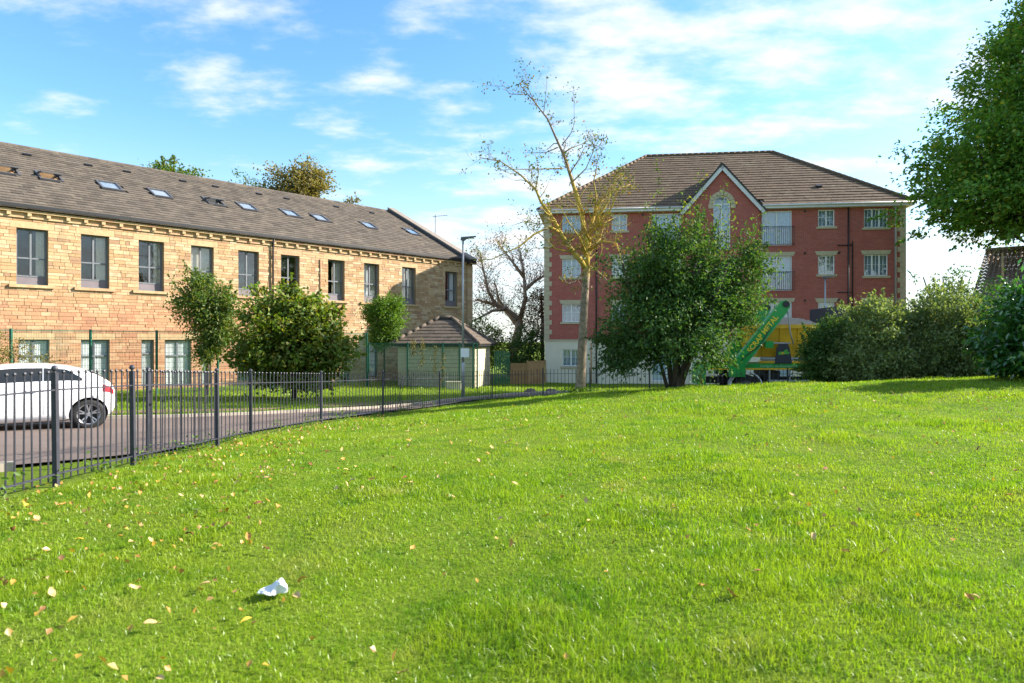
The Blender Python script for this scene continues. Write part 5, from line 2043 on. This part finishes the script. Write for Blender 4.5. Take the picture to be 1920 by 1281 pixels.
tree('background_tree', 'sparse twiggy tree tips showing above the mill roof beside the golden tree', 'tree', (-23.0, 58), [(-23, 58, -.4), (-22.8, 58, 9), (-22.6, 58, 15.8)], [.3, .2, .03],
     [(-22.6, 58, 15.4, 1.3, 1.2, 1.4), (-21.4, 58, 14.4, 1.6, 1.2, 1.2)], 50, 26, .3, .22, L_mid, M['darkbark'], 7, 30, .06, 'trees', .4, .35, None, .7, .5)
tree('background_tree', 'small leafy treetop just clearing the mill ridge by the gable coping', 'tree', (-14.2, 60), [(-14.2, 60, -.4), (-14.1, 60, 8), (-14, 60, 14.3)], [.25, .2, .03],
     [(-14.0, 60, 13.9, .9, .8, .9), (-12.9, 60, 13.3, .8, .7, .7)], 26, 34, .26, .22, L_autumn, M['darkbark'], 8, 16, .05, 'trees', .4, .35, None, .7, .5)
# between the two buildings
tree('garden_bush', 'yellow-green leafy bush behind the outbuilding roof', 'bush', (-1.6, 46.5), None, None,
     [(-1.9, 46.5, 2.0, 1.3, 1.1, 1.9), (-.9, 46.5, 1.6, 1.0, 1.0, 1.5)], 120, 44, .24, .16, L_maple, M['darkbark'], 9, 0, .03, 'bushes', .6, .4, [([(-1.7, 46.5, -.4), (-1.8, 46.5, 2.4)], .08)], foliage='foliage')
tree('garden_bush', 'dark green bush behind the timber fence', 'bush', (1.2, 46.0), None, None,
     [(1.3, 46, 1.6, 1.25, 1.0, 1.6), (.5, 46, 1.0, .9, .8, 1.1)], 110, 48, .24, .16, L_dark, M['darkbark'], 10, 0, .03, 'bushes', .6, .4, [([(1.2, 46, -.4), (1.3, 46, 2.2)], .08)], foliage='foliage')
tree('brown_tree', 'rusty brown leaved tree at the corner of the brick flats', 'tree', (2.3, 51.5), [(2.3, 51.5, -.5), (2.3, 51.5, 4), (2.2, 51.5, 6)], [.16, .12, .03],
     [(1.9, 51.5, 4.0, 1.2, 1.2, 2.2), (2.3, 51.5, 5.2, 1.0, 1.0, 1.4)], 110, 32, .24, .15, L_dry, M['darkbark'], 11, 40, .05, 'trees', .5, .35)
# shrub climbing at the left
tree('garden_bush', 'yellowing straggly shrub beside the mesh fence behind the white car', 'bush', (-16.9, 23.4), None, None,
     [(-17.1, 23.4, 1.3, .8, .5, 1.2), (-16.4, 23.6, 1.0, .7, .5, .9), (-17.6, 23.3, 2.0, .5, .4, .8)], 110, 22, .16, .085, L_autumn, M['darkbark'], 12, 0, .03, 'bushes', .4, .4, [([(-17, 23.4, 0), (-17.1, 23.4, 2.0)], .04), ([(-16.6, 23.5, 0), (-16.4, 23.5, 1.5)], .03)], rough=.4, foliage='foliage')

# hedge along the top of the lawn, one shrub at a time
tree('hedge_shrub', 'darkest low shrub at the lorry end of the hedge', 'shrub', (9.75, 21.0), None, None, [(9.85, 21, 1.95, .75, .8, .95), (9.6, 21, 1.5, .6, .6, .65)], 260, 70, .17, .095, L_dark, M['darkbark'], 13, 0, .03, 'hedge shrubs', .6, .4, [([(9.75, 21, .9), (9.85, 21, 2.2)], .05), ([(9.7, 21, .9), (9.5, 21, 1.8)], .04)], foliage='foliage')
tree('hedge_shrub', 'rounded grey-green shrub with bare twigs showing in its middle', 'shrub', (10.8, 20.5), None, None, [(10.75, 20.5, 2.15, 1.1, 1.05, 1.2), (10.3, 20.2, 1.6, .8, .8, .7), (11.2, 20.3, 1.6, .65, .8, .7)], 430, 76, .15, .10, L_hedge, M['bark'], 14, 0, .03, 'hedge shrubs', .62, .4,
     [([(10.8 + d, 20.3, 1.0), (10.8 + 1.6 * d, 19.9, 2.2 + .2 * d)], .03) for d in (-.5, -.25, 0, .2, .5)], foliage='foliage')
tree('hedge_shrub', 'tallest broad grey-green shrub next to the laurel', 'shrub', (12.9, 20.4), None, None, [(12.95, 20.4, 2.35, 1.25, 1.15, 1.35), (12.4, 20.2, 1.7, .8, .8, .7), (13.6, 20.1, 1.8, .8, .8, .8)], 500, 76, .15, .10, L_hedge, M['bark'], 15, 0, .03, 'hedge shrubs', .62, .4,
     [([(12.9 + d, 20.2, 1.2), (12.9 + 1.6 * d, 19.8, 2.4 + .2 * d)], .03) for d in (-.6, -.2, .15, .5)], foliage='foliage')
tree('hedge_shrub', 'dark open shrub behind the hedge with sky between its twigs', 'shrub', (15.9, 24.4), None, None, [(15.6, 24.4, 3.6, 1.5, 1.0, 1.0), (16.4, 24.4, 4.1, .9, .8, .9), (15.9, 24.4, 2.4, 1.5, 1.0, 1.2)], 130, 30, .18, .11, L_dark, M['darkbark'], 16, 0, .03, 'hedge shrubs', .45, .4,
     [([(15.9, 24.4, .8), (15.7 + d, 24.4, 3.0), (15.7 + 2 * d, 24.4, 4.5)], .05) for d in (-.5, -.15, .2, .5)], rough=.4, foliage='foliage')
tree('hedge_shrub', 'dark shrub in the shade between hedge and laurel', 'shrub', (14.4, 20.2), None, None, [(14.4, 20.2, 2.3, 1.0, .9, 1.25), (15.2, 20.0, 2.2, 1.0, .9, 1.1)], 260, 46, .17, .09, L_dark, M['darkbark'], 17, 0, .03, 'hedge shrubs', .6, .4, [([(14.4, 20.6, 1.2), (14.4, 20.6, 2.6)], .05)], foliage='foliage')
tree('laurel_bush', 'bright glossy green laurel bush beside the hedge', 'bush', (13.1, 16.6), None, None, [(13.1, 16.6, 2.5, 1.45, 1.2, 1.35), (12.6, 16.4, 1.9, 1.0, .9, .8), (13.6, 16.5, 3.2, 1.0, .9, .8)], 420, 42, .17, .17, L_laurel, M['darkbark'], 18, 0, .03, 'bushes', .62, .55, [([(13.1, 16.6, 1.2), (13.1, 16.6, 3.0)], .06)], lw=.45, foliage='foliage')


# climbers hanging on the outbuilding fence
def climber():
    rng = np.random.default_rng(30)
    T = thing('climbing_plant', 'thin yellowing climber hanging on the mesh fence before the outbuilding', 'climber', (-4.0, 34.55, tz(-4, 34.6)))
    st = MB()
    P = []
    for x, z0, z1 in ((-4.55, .95, 2.2), (-3.9, .55, 1.9), (-5.0, 1.5, 2.2), (-3.5, .1, 1.5)):
        n = 9
        pts = [(x + .05 * math.sin(k * 1.3), 34.62 - .18 * (x + 4.5) - .05, z1 + (z0 - z1) * k / n) for k in range(n + 1)]
        st.tube([(p[0] + 4.0, p[1] - 34.55, p[2] - T.location.z) for p in pts], .008, 4)
        for p in pts:
            for _ in range(12):
                P.append(np.array(p) + rng.normal(size=3) * .075)
    st.build('stem', M['darkbark'], T)
    P = np.array(P) - np.array([-4.0, 34.55, T.location.z])
    link('foliage', leaf_mesh('foliage', P, .1, .06, rng), L_autumn, T)


climber()


# ------------------------------------------------------------------ bare spreading tree between the buildings
def twigs(mb, pts, rad, rng, n, lmin, lmax, tips, depth=1, up=.4):
    """side twigs off a limb"""
    P = [Vector(p) for p in pts]
    for _ in range(n):
        k = rng.integers(0, len(P) - 1)
        t = rng.random()
        s = P[k].lerp(P[k + 1], t)
        r = (rad[k] * (1 - t) + rad[k + 1] * t) * .5
        d = (P[k + 1] - P[k]).normalized()
        v = Vector(rng.normal(size=3))
        v = (v - d * v.dot(d)).normalized()
        dr = (v + d * .7 + Vector((0, 0, up))).normalized()
        L = rng.uniform(lmin, lmax)
        q = [s]
        for j in range(4):
            dr = (dr + Vector(rng.normal(size=3)) * .22 + Vector((0, 0, .08))).normalized()
            q.append(q[-1] + dr * L / 4)
        r = min(r, .034 if depth == 1 else .017)
        rr = [max(.004, r * (1 - j / 4.3)) for j in range(5)]
        mb.tube(q, rr, 4, False)
        tips += [q[4], q[3], q[2]]
        if depth > 0:
            twigs(mb, q, rr, rng, 3, L * .35, L * .6, tips, depth - 1, up)


def bare_tree():
    rng = np.random.default_rng(77)
    b = (.05, 52.0)
    z = tz(*b)
    T = thing('bare_tree', 'large bare spreading tree with few brown leaves between stone building and flats', 'tree', (b[0], b[1], z), 0, 'trees')
    o = Vector((b[0], b[1], z))
    f = 52 / 1280

    def p(x, y, dy=0):
        return Vector(((x - 960) * f, 52 + dy, 2.2 + (640.5 - y) * f)) - o
    mb = MB()
    tips = []
    limbs = [([p(958, 725), p(962, 660), p(972, 620), p(975, 600)], .40, .26), ([p(975, 600), p(985, 560), p(982, 510), p(975, 470)], .2, .04), ([p(975, 600), p(950, 580), p(915, 568), p(890, 562)], .2, .05),
             ([p(983, 545), p(1000, 530), p(1012, 520, 1), p(1030, 510, 1)], .16, .03), ([p(972, 612), p(955, 590, 2), p(935, 560, 3), p(925, 520, 3)], .2, .04), ([p(930, 573), p(915, 545), p(905, 500), p(900, 470)], .15, .03),
             ([p(982, 520), p(960, 490), p(945, 470), p(935, 455)], .13, .02), ([p(962, 660), p(985, 640, -2), p(1005, 625, -3), p(1015, 610, -3)], .14, .03), ([p(950, 580), p(925, 585, -2), p(900, 600, -3), p(885, 605, -3)], .14, .03)]
    for pts, r0, r1 in limbs:
        rad = [r0 + (r1 - r0) * k / (len(pts) - 1) for k in range(len(pts))]
        mb.tube(pts, rad, 8)
        if r0 < .39:
            twigs(mb, pts, rad, rng, 30, .9, 2.8, tips, 1)
    mb.build('trunk', M['palebark'], T, True)
    tp = np.array([tuple(t) for t in tips])
    sel = tp[rng.random(len(tp)) < .6]
    P = np.repeat(sel, 3, 0) + rng.normal(size=(len(sel) * 3, 3)) * .22
    link('crown', leaf_mesh('crown', P, .13, .08, rng), L_dry, T)


bare_tree()


# ------------------------------------------------------------------ tall half-bare tree on the lawn
def lawn_tree():
    rng = np.random.default_rng(5)
    b = (2.4, 24.0)
    z = tz(*b)
    T = thing('half_bare_tree', 'tall half-bare tree with pale trunk and yellow lichen on its limbs', 'tree', (b[0], b[1], z), 0, 'trees')
    o = Vector((b[0], b[1], z))
    f = 24 / 1280

    def P(lst, dy0=0, dy1=0):
        n = len(lst) - 1
        return [Vector(((x - 960) * f, 24 + dy0 + (dy1 - dy0) * k / n, 2.2 + (640.5 - y) * f)) - o for k, (x, y) in enumerate(lst)]
    mb = MB()
    tips = []
    tr = P([(1087, 742), (1088, 728), (1090, 690), (1092, 640), (1095, 580), (1098, 530), (1100, 500)])
    mb.tube(tr, [.25, .185, .16, .148, .138, .13, .13], 14)
    L = [
        # leader sweeping up to the left
        ([(1100, 505), (1098, 450), (1092, 403), (1082, 365), (1072, 330), (1060, 290), (1045, 255), (1028, 215), (1002, 180), (975, 147)], 0, .6, .12, .012, 26, .25, .8, 1),
        # left limb
        ([(1099, 505), (1085, 485), (1070, 470), (1052, 445), (1035, 415), (1012, 385), (1003, 365), (975, 340), (940, 318), (902, 313)], 0, -1.2, .11, .010, 34, .3, .9, 1),
        # low left limb
        ([(1050, 440), (1028, 432), (1000, 448), (972, 473), (925, 497), (905, 500)], -.4, -2.0, .06, .008, 16, .3, .8, 1),
        # stem on the right
        ([(1100, 500), (1104, 470), (1108, 430), (1118, 395), (1127, 372), (1150, 350), (1190, 335)], 0, .9, .10, .010, 40, .3, .9, 1),
        ([(1118, 395), (1122, 360), (1118, 330), (1126, 300), (1128, 262)], .4, 1.2, .05, .008, 12, .25, .6, 1),
        ([(1104, 470), (1125, 455), (1150, 462), (1158, 500), (1186, 518)], 0, -1.4, .055, .010, 14, .25, .6, 1),
        ([(1101, 498), (1118, 510), (1141, 538), (1157, 546)], 0, -1.0, .045, .010, 10, .2, .5, 1),
        ([(1097, 508), (1075, 530), (1062, 535), (1050, 525)], 0, -.9, .04, .010, 9, .2, .5, 1),
        # small side limbs off the leader
        ([(1057, 313), (1010, 318), (964, 322), (938, 327)], .2, -.6, .03, .006, 7, .2, .5, 0),
        ([(1047, 272), (1025, 277), (985, 272)], .3, 1.0, .025, .006, 5, .2, .45, 0),
        ([(1057, 283), (1075, 268), (1100, 255), (1118, 237)], .3, 1.2, .03, .006, 8, .2, .5, 0),
        ([(1100, 255), (1130, 258), (1140, 240)], .9, 1.3, .016, .005, 4, .2, .4, 0),
        ([(1068, 325), (1085, 300), (1095, 280)], .2, -.5, .025, .006, 5, .2, .4, 0),
        ([(1075, 338), (1098, 318), (1108, 295), (1112, 270)], .2, -.8, .028, .006, 7, .2, .45, 0),
        ([(1055, 268), (1072, 245), (1078, 228), (1077, 160)], .3, .2, .022, .005, 7, .15, .35, 0),
        ([(983, 166), (955, 167), (945, 155), (910, 157)], .6, .2, .018, .005, 9, .15, .35, 0),
        ([(1002, 180), (990, 150), (985, 105)], .5, .8, .016, .005, 7, .12, .3, 0),
        ([(1020, 205), (1024, 175), (1026, 140)], .5, .1, .014, .005, 4, .12, .3, 0),
        ([(1003, 365), (1008, 335), (1000, 300)], -.9, -1.2, .02, .005, 5, .2, .4, 0),
        ([(1040, 420), (1010, 425), (985, 418), (960, 425)], -.6, -.2, .028, .006, 10, .2, .5, 0),
        ([(1060, 455), (1030, 465), (1000, 462), (985, 470)], -.3, .8, .028, .006, 8, .2, .5, 0),
        ([(1108, 430), (1135, 420), (1160, 430), (1175, 425)], .2, -.9, .03, .006, 10, .2, .5, 0),
        ([(1106, 450), (1090, 420), (1080, 395), (1060, 385)], .1, -1.1, .03, .006, 10, .2, .5, 0),
    ]
    L += [([(1101, 480), (1085, 450), (1062, 425), (1045, 400)], 0, -1.3, .04, .008, 14, .25, .6, 1),
          ([(1102, 470), (1128, 445), (1140, 410), (1165, 395)], 0, 1.2, .045, .008, 16, .25, .6, 1),
          ([(1106, 440), (1140, 400), (1152, 372), (1180, 362)], .1, -1.0, .04, .008, 14, .25, .6, 1),
          ([(1110, 425), (1140, 380), (1150, 345), (1170, 318)], .2, .4, .04, .008, 12, .25, .6, 1),
          ([(1075, 475), (1040, 470), (1010, 445), (990, 432)], -.2, -1.0, .035, .008, 12, .25, .6, 1)]
    ends = []
    for pts, d0, d1, r0, r1, n, lo_, hi_, dep in L:
        pp = P(pts, d0, d1)
        m = len(pp)
        rad = [r0 + (r1 - r0) * (k / (m - 1)) ** .8 for k in range(m)]
        mb.tube(pp, rad, 7)
        twigs(mb, pp, rad, rng, int(n * 1.2), lo_, hi_ * 1.2, tips, dep, .25)
        ends += pp[-2:]
    mb.build('trunk', M['lichen'], T, True)
    tp = np.array([tuple(t) for t in tips])
    cl = tp[rng.random(len(tp)) < .30]
    up = cl[:, 2] > 7.2
    keep = up | (rng.random(len(cl)) < .6)
    cl = cl[keep]
    n = 3
    Q = np.repeat(cl, n, 0) + rng.normal(size=(len(cl) * n, 3)) * .07
    # leafier tips high on the left
    E_ = np.array([tuple(e) for e in ends if e.z > 7.5])
    Q2 = np.repeat(E_, 16, 0) + rng.normal(size=(len(E_) * 16, 3)) * np.array([.2, .2, .13])
    link('crown', leaf_mesh('crown', np.concatenate([Q, Q2]), .105, .06, rng), L_apple, T)
    # grass and suckers at the foot
    S = rng.normal(size=(420, 3)) * np.array([.3, .25, .06]) + np.array([0, -.1, .12])
    link('basal_shoots', leaf_mesh('basal_shoots', S, .13, .04, rng, .1), L_fresh, T)['kind'] = 'stuff'


lawn_tree()


# ------------------------------------------------------------------ dense bush on the lawn
def lawn_bush():
    b = (4.85, 20.2)
    z = tz(*b)
    y = b[1]
    ells = [(4.8, y, 2.8, 1.95, 1.8, 1.5), (4.7, y, 4.1, 1.7, 1.5, 1.2), (4.1, y, 3.3, 1.1, 1.2, 1.1), (3.5, y, 1.95, .9, .9, .65), (6.1, y, 3.6, .95, 1.0, 1.2), (6.9, y, 4.2, .7, .7, 1.1), (6.7, y, 3.0, .55, .6, .6), (5.9, y, 2.1, .6, .7, .7),
            (4.5, y, 5.2, .5, .5, .8), (5.6, y, 5.0, .55, .5, .8), (2.9, y, 2.3, .5, .5, .4)]
    stems = []
    rng = random.Random(6)
    for k in range(9):
        a = rng.uniform(-1, 1)
        stems.append(([(b[0] + .25 * a, y + rng.uniform(-.2, .2), z - .1), (b[0] + .5 * a, y + rng.uniform(-.3, .3), z + .7), (b[0] + 1.5 * a, y + rng.uniform(-.8, .8), z + 2.2), (b[0] + 2.1 * a, y + rng.uniform(-1, 1), z + 3.6)], rng.uniform(.05, .11)))
    T = tree('dense_bush', 'large dense dark green bush on the lawn before the brick flats', 'bush', b, None, None, ells, 720, 58, .2, .12, L_dark, M['darkbark'], 40, 0, .03, 'bushes', .4, .4, stems, .8, .42, .5, 'foliage')
    # upright leafy shoots standing out of the top
    r = np.random.default_rng(41)
    mb = MB()
    Q = []
    for x, z0, z1, lean in ((4.45, 4.8, 7.75, .0), (4.75, 4.8, 6.4, .1), (5.45, 4.8, 7.2, .12), (5.85, 4.6, 6.7, .1), (6.2, 4.6, 6.3, .15), (7.2, 4.0, 6.0, .12), (6.9, 4.2, 5.8, .1), (4.0, 4.5, 6.1, -.1), (5.1, 4.8, 6.3, .0), (7.5, 3.2, 4.9, .3), (3.5, 4.0, 5.2, -.2)):
        n = 10
        yy = y + r.uniform(-.8, .8)
        pts = [Vector((x + lean * (k / n) * 2 + .04 * math.sin(k), yy, z0 + (z1 - z0) * k / n)) - Vector((b[0], b[1], z)) for k in range(n + 1)]
        mb.tube(pts, [.018 * (1 - k / (n + 2)) for k in range(n + 1)], 4)
        for k, p in enumerate(pts):
            m = int(16 * (1 - .6 * k / n))
            Q.append(np.array(p) + r.normal(size=(m, 3)) * np.array([.15, .15, .10]) * (1.2 - .6 * k / n))
    mb.build('shoot_stems', M['bark'], T)
    link('shoots', leaf_mesh('shoots', np.concatenate(Q), .10, .055, r), L_mid, T)


lawn_bush()


# ------------------------------------------------------------------ grass
def in_poly(x, y, poly):
    c = np.zeros(len(x), bool)
    n = len(poly)
    j = n - 1
    for i in range(n):
        xi, yi = poly[i]
        xj, yj = poly[j]
        t = ((yi > y) != (yj > y)) & (x < (xj - xi) * (y - yi) / (yj - yi + 1e-12) + xi)
        c ^= t
        j = i
    return c


def vnoise(x, y, s, seed):
    """smooth value noise"""
    r = np.random.default_rng(seed).random((64, 64))
    u, v = x * s, y * s
    i, j = np.floor(u).astype(int), np.floor(v).astype(int)
    fu, fv = u - i, v - j
    fu, fv = fu * fu * (3 - 2 * fu), fv * fv * (3 - 2 * fv)
    g = lambda a, b: r[a % 64, b % 64]
    return (g(i, j) * (1 - fu) + g(i + 1, j) * fu) * (1 - fv) + (g(i, j + 1) * (1 - fu) + g(i + 1, j + 1) * fu) * fv


LAWN = [(-4.75, -3)] + [(p[0] + .04, p[1]) for p in POSTS] + [(30, 23), (30, -3)]
VERGE = [tuple(p) for p in resample(FAR, 60) if -30 < p[0] < 12] + [(12, 36), (2.2, 43.6), (-3, 45.5), (-22, 25.2), (-30, 18)]


def grass_mat():
    m, nt, out = new_mat('grass_blades')
    r = rnd_value(nt)
    c1 = ramp(nt, r, [(0.155, 0.295, 0.010), (0.205, 0.350, 0.014), (0.110, 0.225, 0.009), (0.255, 0.380, 0.018), (0.170, 0.305, 0.012), (0.36, 0.38, 0.09)])
    n = noise(nt, 0.55, 5, 0.6, 'World')
    n2 = noise(nt, 2.3, 4, 0.6, 'World')
    c2 = mixc(nt, maprange(nt, n, 0.36, 0.60, 0, .8), c1, (0.275, 0.355, 0.025))
    c3 = mixc(nt, maprange(nt, n2, 0.48, 0.68, 0, .75), c2, (0.07, 0.19, 0.008))
    n3 = noise(nt, 1.3, 6, 0.65, 'World')
    c3 = mixc(nt, maprange(nt, n3, 0.56, 0.70, 0, .65), c3, (0.36, 0.34, 0.10))
    d = nt.nodes.new('ShaderNodeBsdfDiffuse')
    t = nt.nodes.new('ShaderNodeBsdfTranslucent')
    g = nt.nodes.new('ShaderNodeBsdfGlossy')
    g.inputs['Roughness'].default_value = .38
    nt.links.new(c3, d.inputs['Color'])
    nt.links.new(mixc(nt, 1.0, c3, (1.25, 1.35, .4), 'MULTIPLY'), t.inputs['Color'])
    mx = nt.nodes.new('ShaderNodeMixShader')
    mx.inputs[0].default_value = .45
    nt.links.new(d.outputs[0], mx.inputs[1])
    nt.links.new(t.outputs[0], mx.inputs[2])
    mg = nt.nodes.new('ShaderNodeMixShader')
    mg.inputs[0].default_value = .03
    nt.links.new(mx.outputs[0], mg.inputs[1])
    nt.links.new(g.outputs[0], mg.inputs[2])
    nt.links.new(mg.outputs[0], out.inputs['Surface'])
    return m


M['grass'] = grass_mat()


def blades(x, y, h, w, rng, lean=.55, three=True, lift=0.0):
    n = len(x)
    z = terr(x, y) + bumps(x, y) - .016 + lift
    th = rng.uniform(0, 2 * np.pi, n)
    ln = np.abs(rng.normal(size=n)) * lean
    ph = rng.uniform(0, 2 * np.pi, n)
    dx, dy = np.cos(ph) * ln, np.sin(ph) * ln
    bx, by = np.cos(th) * w / 2, np.sin(th) * w / 2
    B0 = np.stack([x - bx, y - by, z], -1)
    B1 = np.stack([x + bx, y + by, z], -1)
    TP = np.stack([x + dx * h, y + dy * h, z + h / np.sqrt(1 + ln ** 2)], -1)
    if not three:
        V = np.stack([B0, B1, TP], 1).reshape(-1, 3)
        k = np.arange(n)[:, None] * 3
        return V, k + np.array([[0, 1, 2]])
    mx, my, mz = x + dx * h * .35, y + dy * h * .35, z + h * .55 / np.sqrt(1 + (ln * .6) ** 2)
    M0 = np.stack([mx - bx * .8, my - by * .8, mz], -1)
    M1 = np.stack([mx + bx * .8, my + by * .8, mz], -1)
    V = np.stack([B0, B1, M1, M0, TP], 1).reshape(-1, 3)
    k = np.arange(n)[:, None] * 5
    F = np.concatenate([k + np.array([[0, 1, 2]]), k + np.array([[0, 2, 3]]), k + np.array([[3, 2, 4]])], 0)
    return V, F


def scatter(rng, dens, y0, y1, poly, slope=.95, pad=1.0):
    """random points in the depth band, inside the polygon"""
    area = (y1 - y0) * (slope * (y0 + y1) + 2 * pad)
    n = int(dens * area)
    y = np.sqrt(rng.uniform(0, 1, n) * (y1 ** 2 - y0 ** 2) + y0 ** 2)
    x = rng.uniform(-1, 1, n) * (slope * y + pad)
    k = in_poly(x, y, poly)
    return x[k], y[k]


def grass():
    rng = np.random.default_rng(3)
    parts = []
    for y0, y1, dens, h0, w0, three in ((1.2, 4.5, 8500, .032, .0046, True), (4.5, 8, 4000, .034, .0068, True), (8, 13, 1700, .038, .0115, False), (13, 20, 700, .05, .017, False), (20, 29, 380, .055, .022, False)):
        x, y = scatter(rng, dens, y0, y1, LAWN, .80, 1.0)
        t = vnoise(x, y, .9, 1) * .6 + vnoise(x, y, 2.6, 2) * .4
        tuft = np.clip((t - .55) * 5, 0, 1)
        ridge = np.exp(-(((y - (10.3 + .10 * (x - 6))) / .22) ** 2)) * ((x > 4.3) & (x < 7.2))
        h = h0 * rng.uniform(.45, 1.25, len(x)) * (1 + 1.1 * tuft + 1.3 * ridge)
        keep = rng.random(len(x)) < (.55 + .45 * np.clip((t - .25) * 4, 0, 1))
        x, y, h = x[keep], y[keep], h[keep]
        w = w0 * rng.uniform(.7, 1.3, len(x))
        parts.append(blades(x, y, h, w, rng, .95, three))
    V, F, o = [], [], 0
    for v, f in parts:
        V.append(v)
        F.append(f + o)
        o += len(v)
    tag(link('grass', np_mesh('grass', np.concatenate(V), np.concatenate(F)), M['grass']), 'short mown green grass covering the sloping lawn', 'grass', None, 'stuff')
    x, y = scatter(rng, 110, 14, 44, VERGE, .80, 1)
    h = .09 * rng.uniform(.5, 1.4, len(x))
    v, f = blades(x, y, h, .024 * rng.uniform(.7, 1.3, len(x)), rng, .5, False)
    tag(link('verge_grass', np_mesh('verge_grass', v, f), M['grass']), 'green verge grass between the road and the buildings', 'grass', None, 'stuff')


grass()


def weeds():
    """weeds along the foot of the railings"""
    rng = np.random.default_rng(8)
    Q = []
    for a, b in zip(POSTS[:-1], POSTS[1:]):
        L = math.hypot(b[0] - a[0], b[1] - a[1])
        for _ in range(int(L * 7)):
            if rng.random() < .45:
                continue
            t = rng.random()
            x, y = a[0] + (b[0] - a[0]) * t + rng.normal() * .07, a[1] + (b[1] - a[1]) * t
            k = rng.integers(5, 16)
            hh = rng.uniform(.05, .28)
            Q.append(np.stack([x + rng.normal(size=k) * .06, y + rng.normal(size=k) * .06, tz(x, y) + rng.random(k) * hh], -1))
    tag(link('weeds', leaf_mesh('weeds', np.concatenate(Q), .065, .03, rng), L_fresh), 'low green weeds along the foot of the railings', 'weeds', None, 'stuff')


weeds()


# ------------------------------------------------------------------ fallen leaves and litter
def fallen():
    rng = np.random.default_rng(12)
    cols = [plain('pale_fallen_leaf', (.62, .44, .20), (.50, .33, .13), 30, .8), plain('orange_fallen_leaf', (.58, .29, .07), (.45, .2, .05), 30, .8), plain('yellow_fallen_leaf', (.68, .48, .05), (.55, .38, .04), 30, .8), plain('brown_fallen_leaf', (.28, .10, .04), (.18, .07, .03), 30, .8)]
    meshes = []
    for k in range(4):
        r = random.Random(k)
        mb = MB()
        n = 8
        L, Wd = .034, .022
        mid = []
        for j in range(5):
            t = j / 4
            wv = Wd * math.sin(math.pi * (t * .86 + .07)) ** .8
            c = .016 * math.sin(2.6 * t + k) + .004
            x = -L + 2 * L * t
            mb.v += [(x, -wv, c + .010 + r.uniform(-.003, .005)), (x, 0, c), (x, wv, c + .008 + r.uniform(-.003, .006))]
        for j in range(4):
            for q in (0, 1):
                mb.f.append((j * 3 + q, (j + 1) * 3 + q, (j + 1) * 3 + q + 1, j * 3 + q + 1))
        mb.tube([(-L, 0, .008), (-L - .018, .003, .012)], .0012, 4)
        for mi, mt in enumerate(cols):
            me = mb.mesh('fallen_leaf')
            me.polygons.foreach_set('use_smooth', [True] * len(me.polygons))
            me.materials.append(mt)
            meshes.append((mi, me))
    pts = []
    # many below the near railings, fewer over the lawn
    while len(pts) < 300:
        y = float(np.sqrt(rng.uniform(2.3 ** 2, 15 ** 2)))
        x = float(rng.uniform(-.78, .78) * y)
        if not in_poly(np.array([x]), np.array([y]), LAWN)[0]:
            continue
        w = math.exp(-max(0, x + 4.3) / 1.6) if y < 11 else .12
        w = max(w, .5 if x < -.3 * y and y < 7 else 0)
        if rng.random() < .16 + .84 * w:
            pts.append((x, y))
    lab = {0: 'pale tan fallen leaf lying on the lawn', 1: 'orange fallen leaf lying on the lawn', 2: 'bright yellow fallen leaf lying on the lawn', 3: 'dark brown fallen leaf lying on the lawn'}
    for x, y in pts:
        c = rng.choice(4, p=[.48, .27, .13, .12])
        me = meshes[int(rng.integers(0, 4)) * 4 + int(c)][1]
        o = link('fallen_leaf', me)
        tag(o, lab[int(c)], 'leaf', lab[int(c)].split(' leaf')[0] + ' leaves on the lawn')
        o.location = (x, y, tz(x, y) + float(bumps(np.array(x), np.array(y))) + .022)
        o.rotation_euler = (rng.normal() * .35, rng.normal() * .35, rng.uniform(0, 6.28))
        s = rng.uniform(.55, 1.0)
        o.scale = (s, s, s)
    Q = []
    while len(Q) < 800:
        y = float(np.sqrt(rng.uniform(2.5 ** 2, 19 ** 2)))
        x = float(rng.uniform(-.78, .78) * y)
        if in_poly(np.array([x]), np.array([y]), LAWN)[0] and (rng.random() < .10 or x < -2.6 - .4 * rng.random() or (x < -.35 * y and y < 9)):
            Q.append((x, y, tz(x, y) + .035))
    mt = leafmat('leaf_litter', [(.50, .33, .13), (.45, .20, .05), (.55, .36, .04), (.22, .09, .04), (.42, .24, .09)], .2)
    tag(link('leaf_litter', leaf_mesh('leaf_litter', np.array(Q), .048, .034, rng, 1.0), mt), 'scattered small yellow and brown leaf litter across the lawn', 'leaf litter', None, 'stuff')


fallen()


def litter():
    rng = random.Random(2)
    bm = bmesh.new()
    bmesh.ops.create_icosphere(bm, subdivisions=3, radius=1)
    for v in bm.verts:
        n = v.co.normalized()
        k = 1 + .22 * math.sin(5 * n.x + 2 * n.z) * math.cos(4 * n.y) + rng.uniform(-.16, .16)
        x, y, z = n.x * .075 * k, n.y * .05 * k, max(n.z, -.4) * .022 * k
        if x > .0:
            z += .045 * (1 - abs(x - .035) / .06) if abs(x - .035) < .06 and n.z > -.1 else 0
        v.co = (x, y, z)
    me = bpy.data.meshes.new('crumpled_paper')
    bm.to_mesh(me)
    bm.free()
    o = tag(link('crumpled_paper', me, plain('white_paper', (.72, .74, .78), (.62, .64, .68), 30, .7)), 'crumpled white paper litter lying on the grass', 'litter')
    o.location = (-1.34, 3.84, tz(-1.34, 3.84) + .03)
    o.rotation_euler = (.05, 0, .25)


litter()
scene.cycles.use_denoising = True
scene.cycles.max_bounces = 8
scene.cycles.transparent_max_bounces = 12
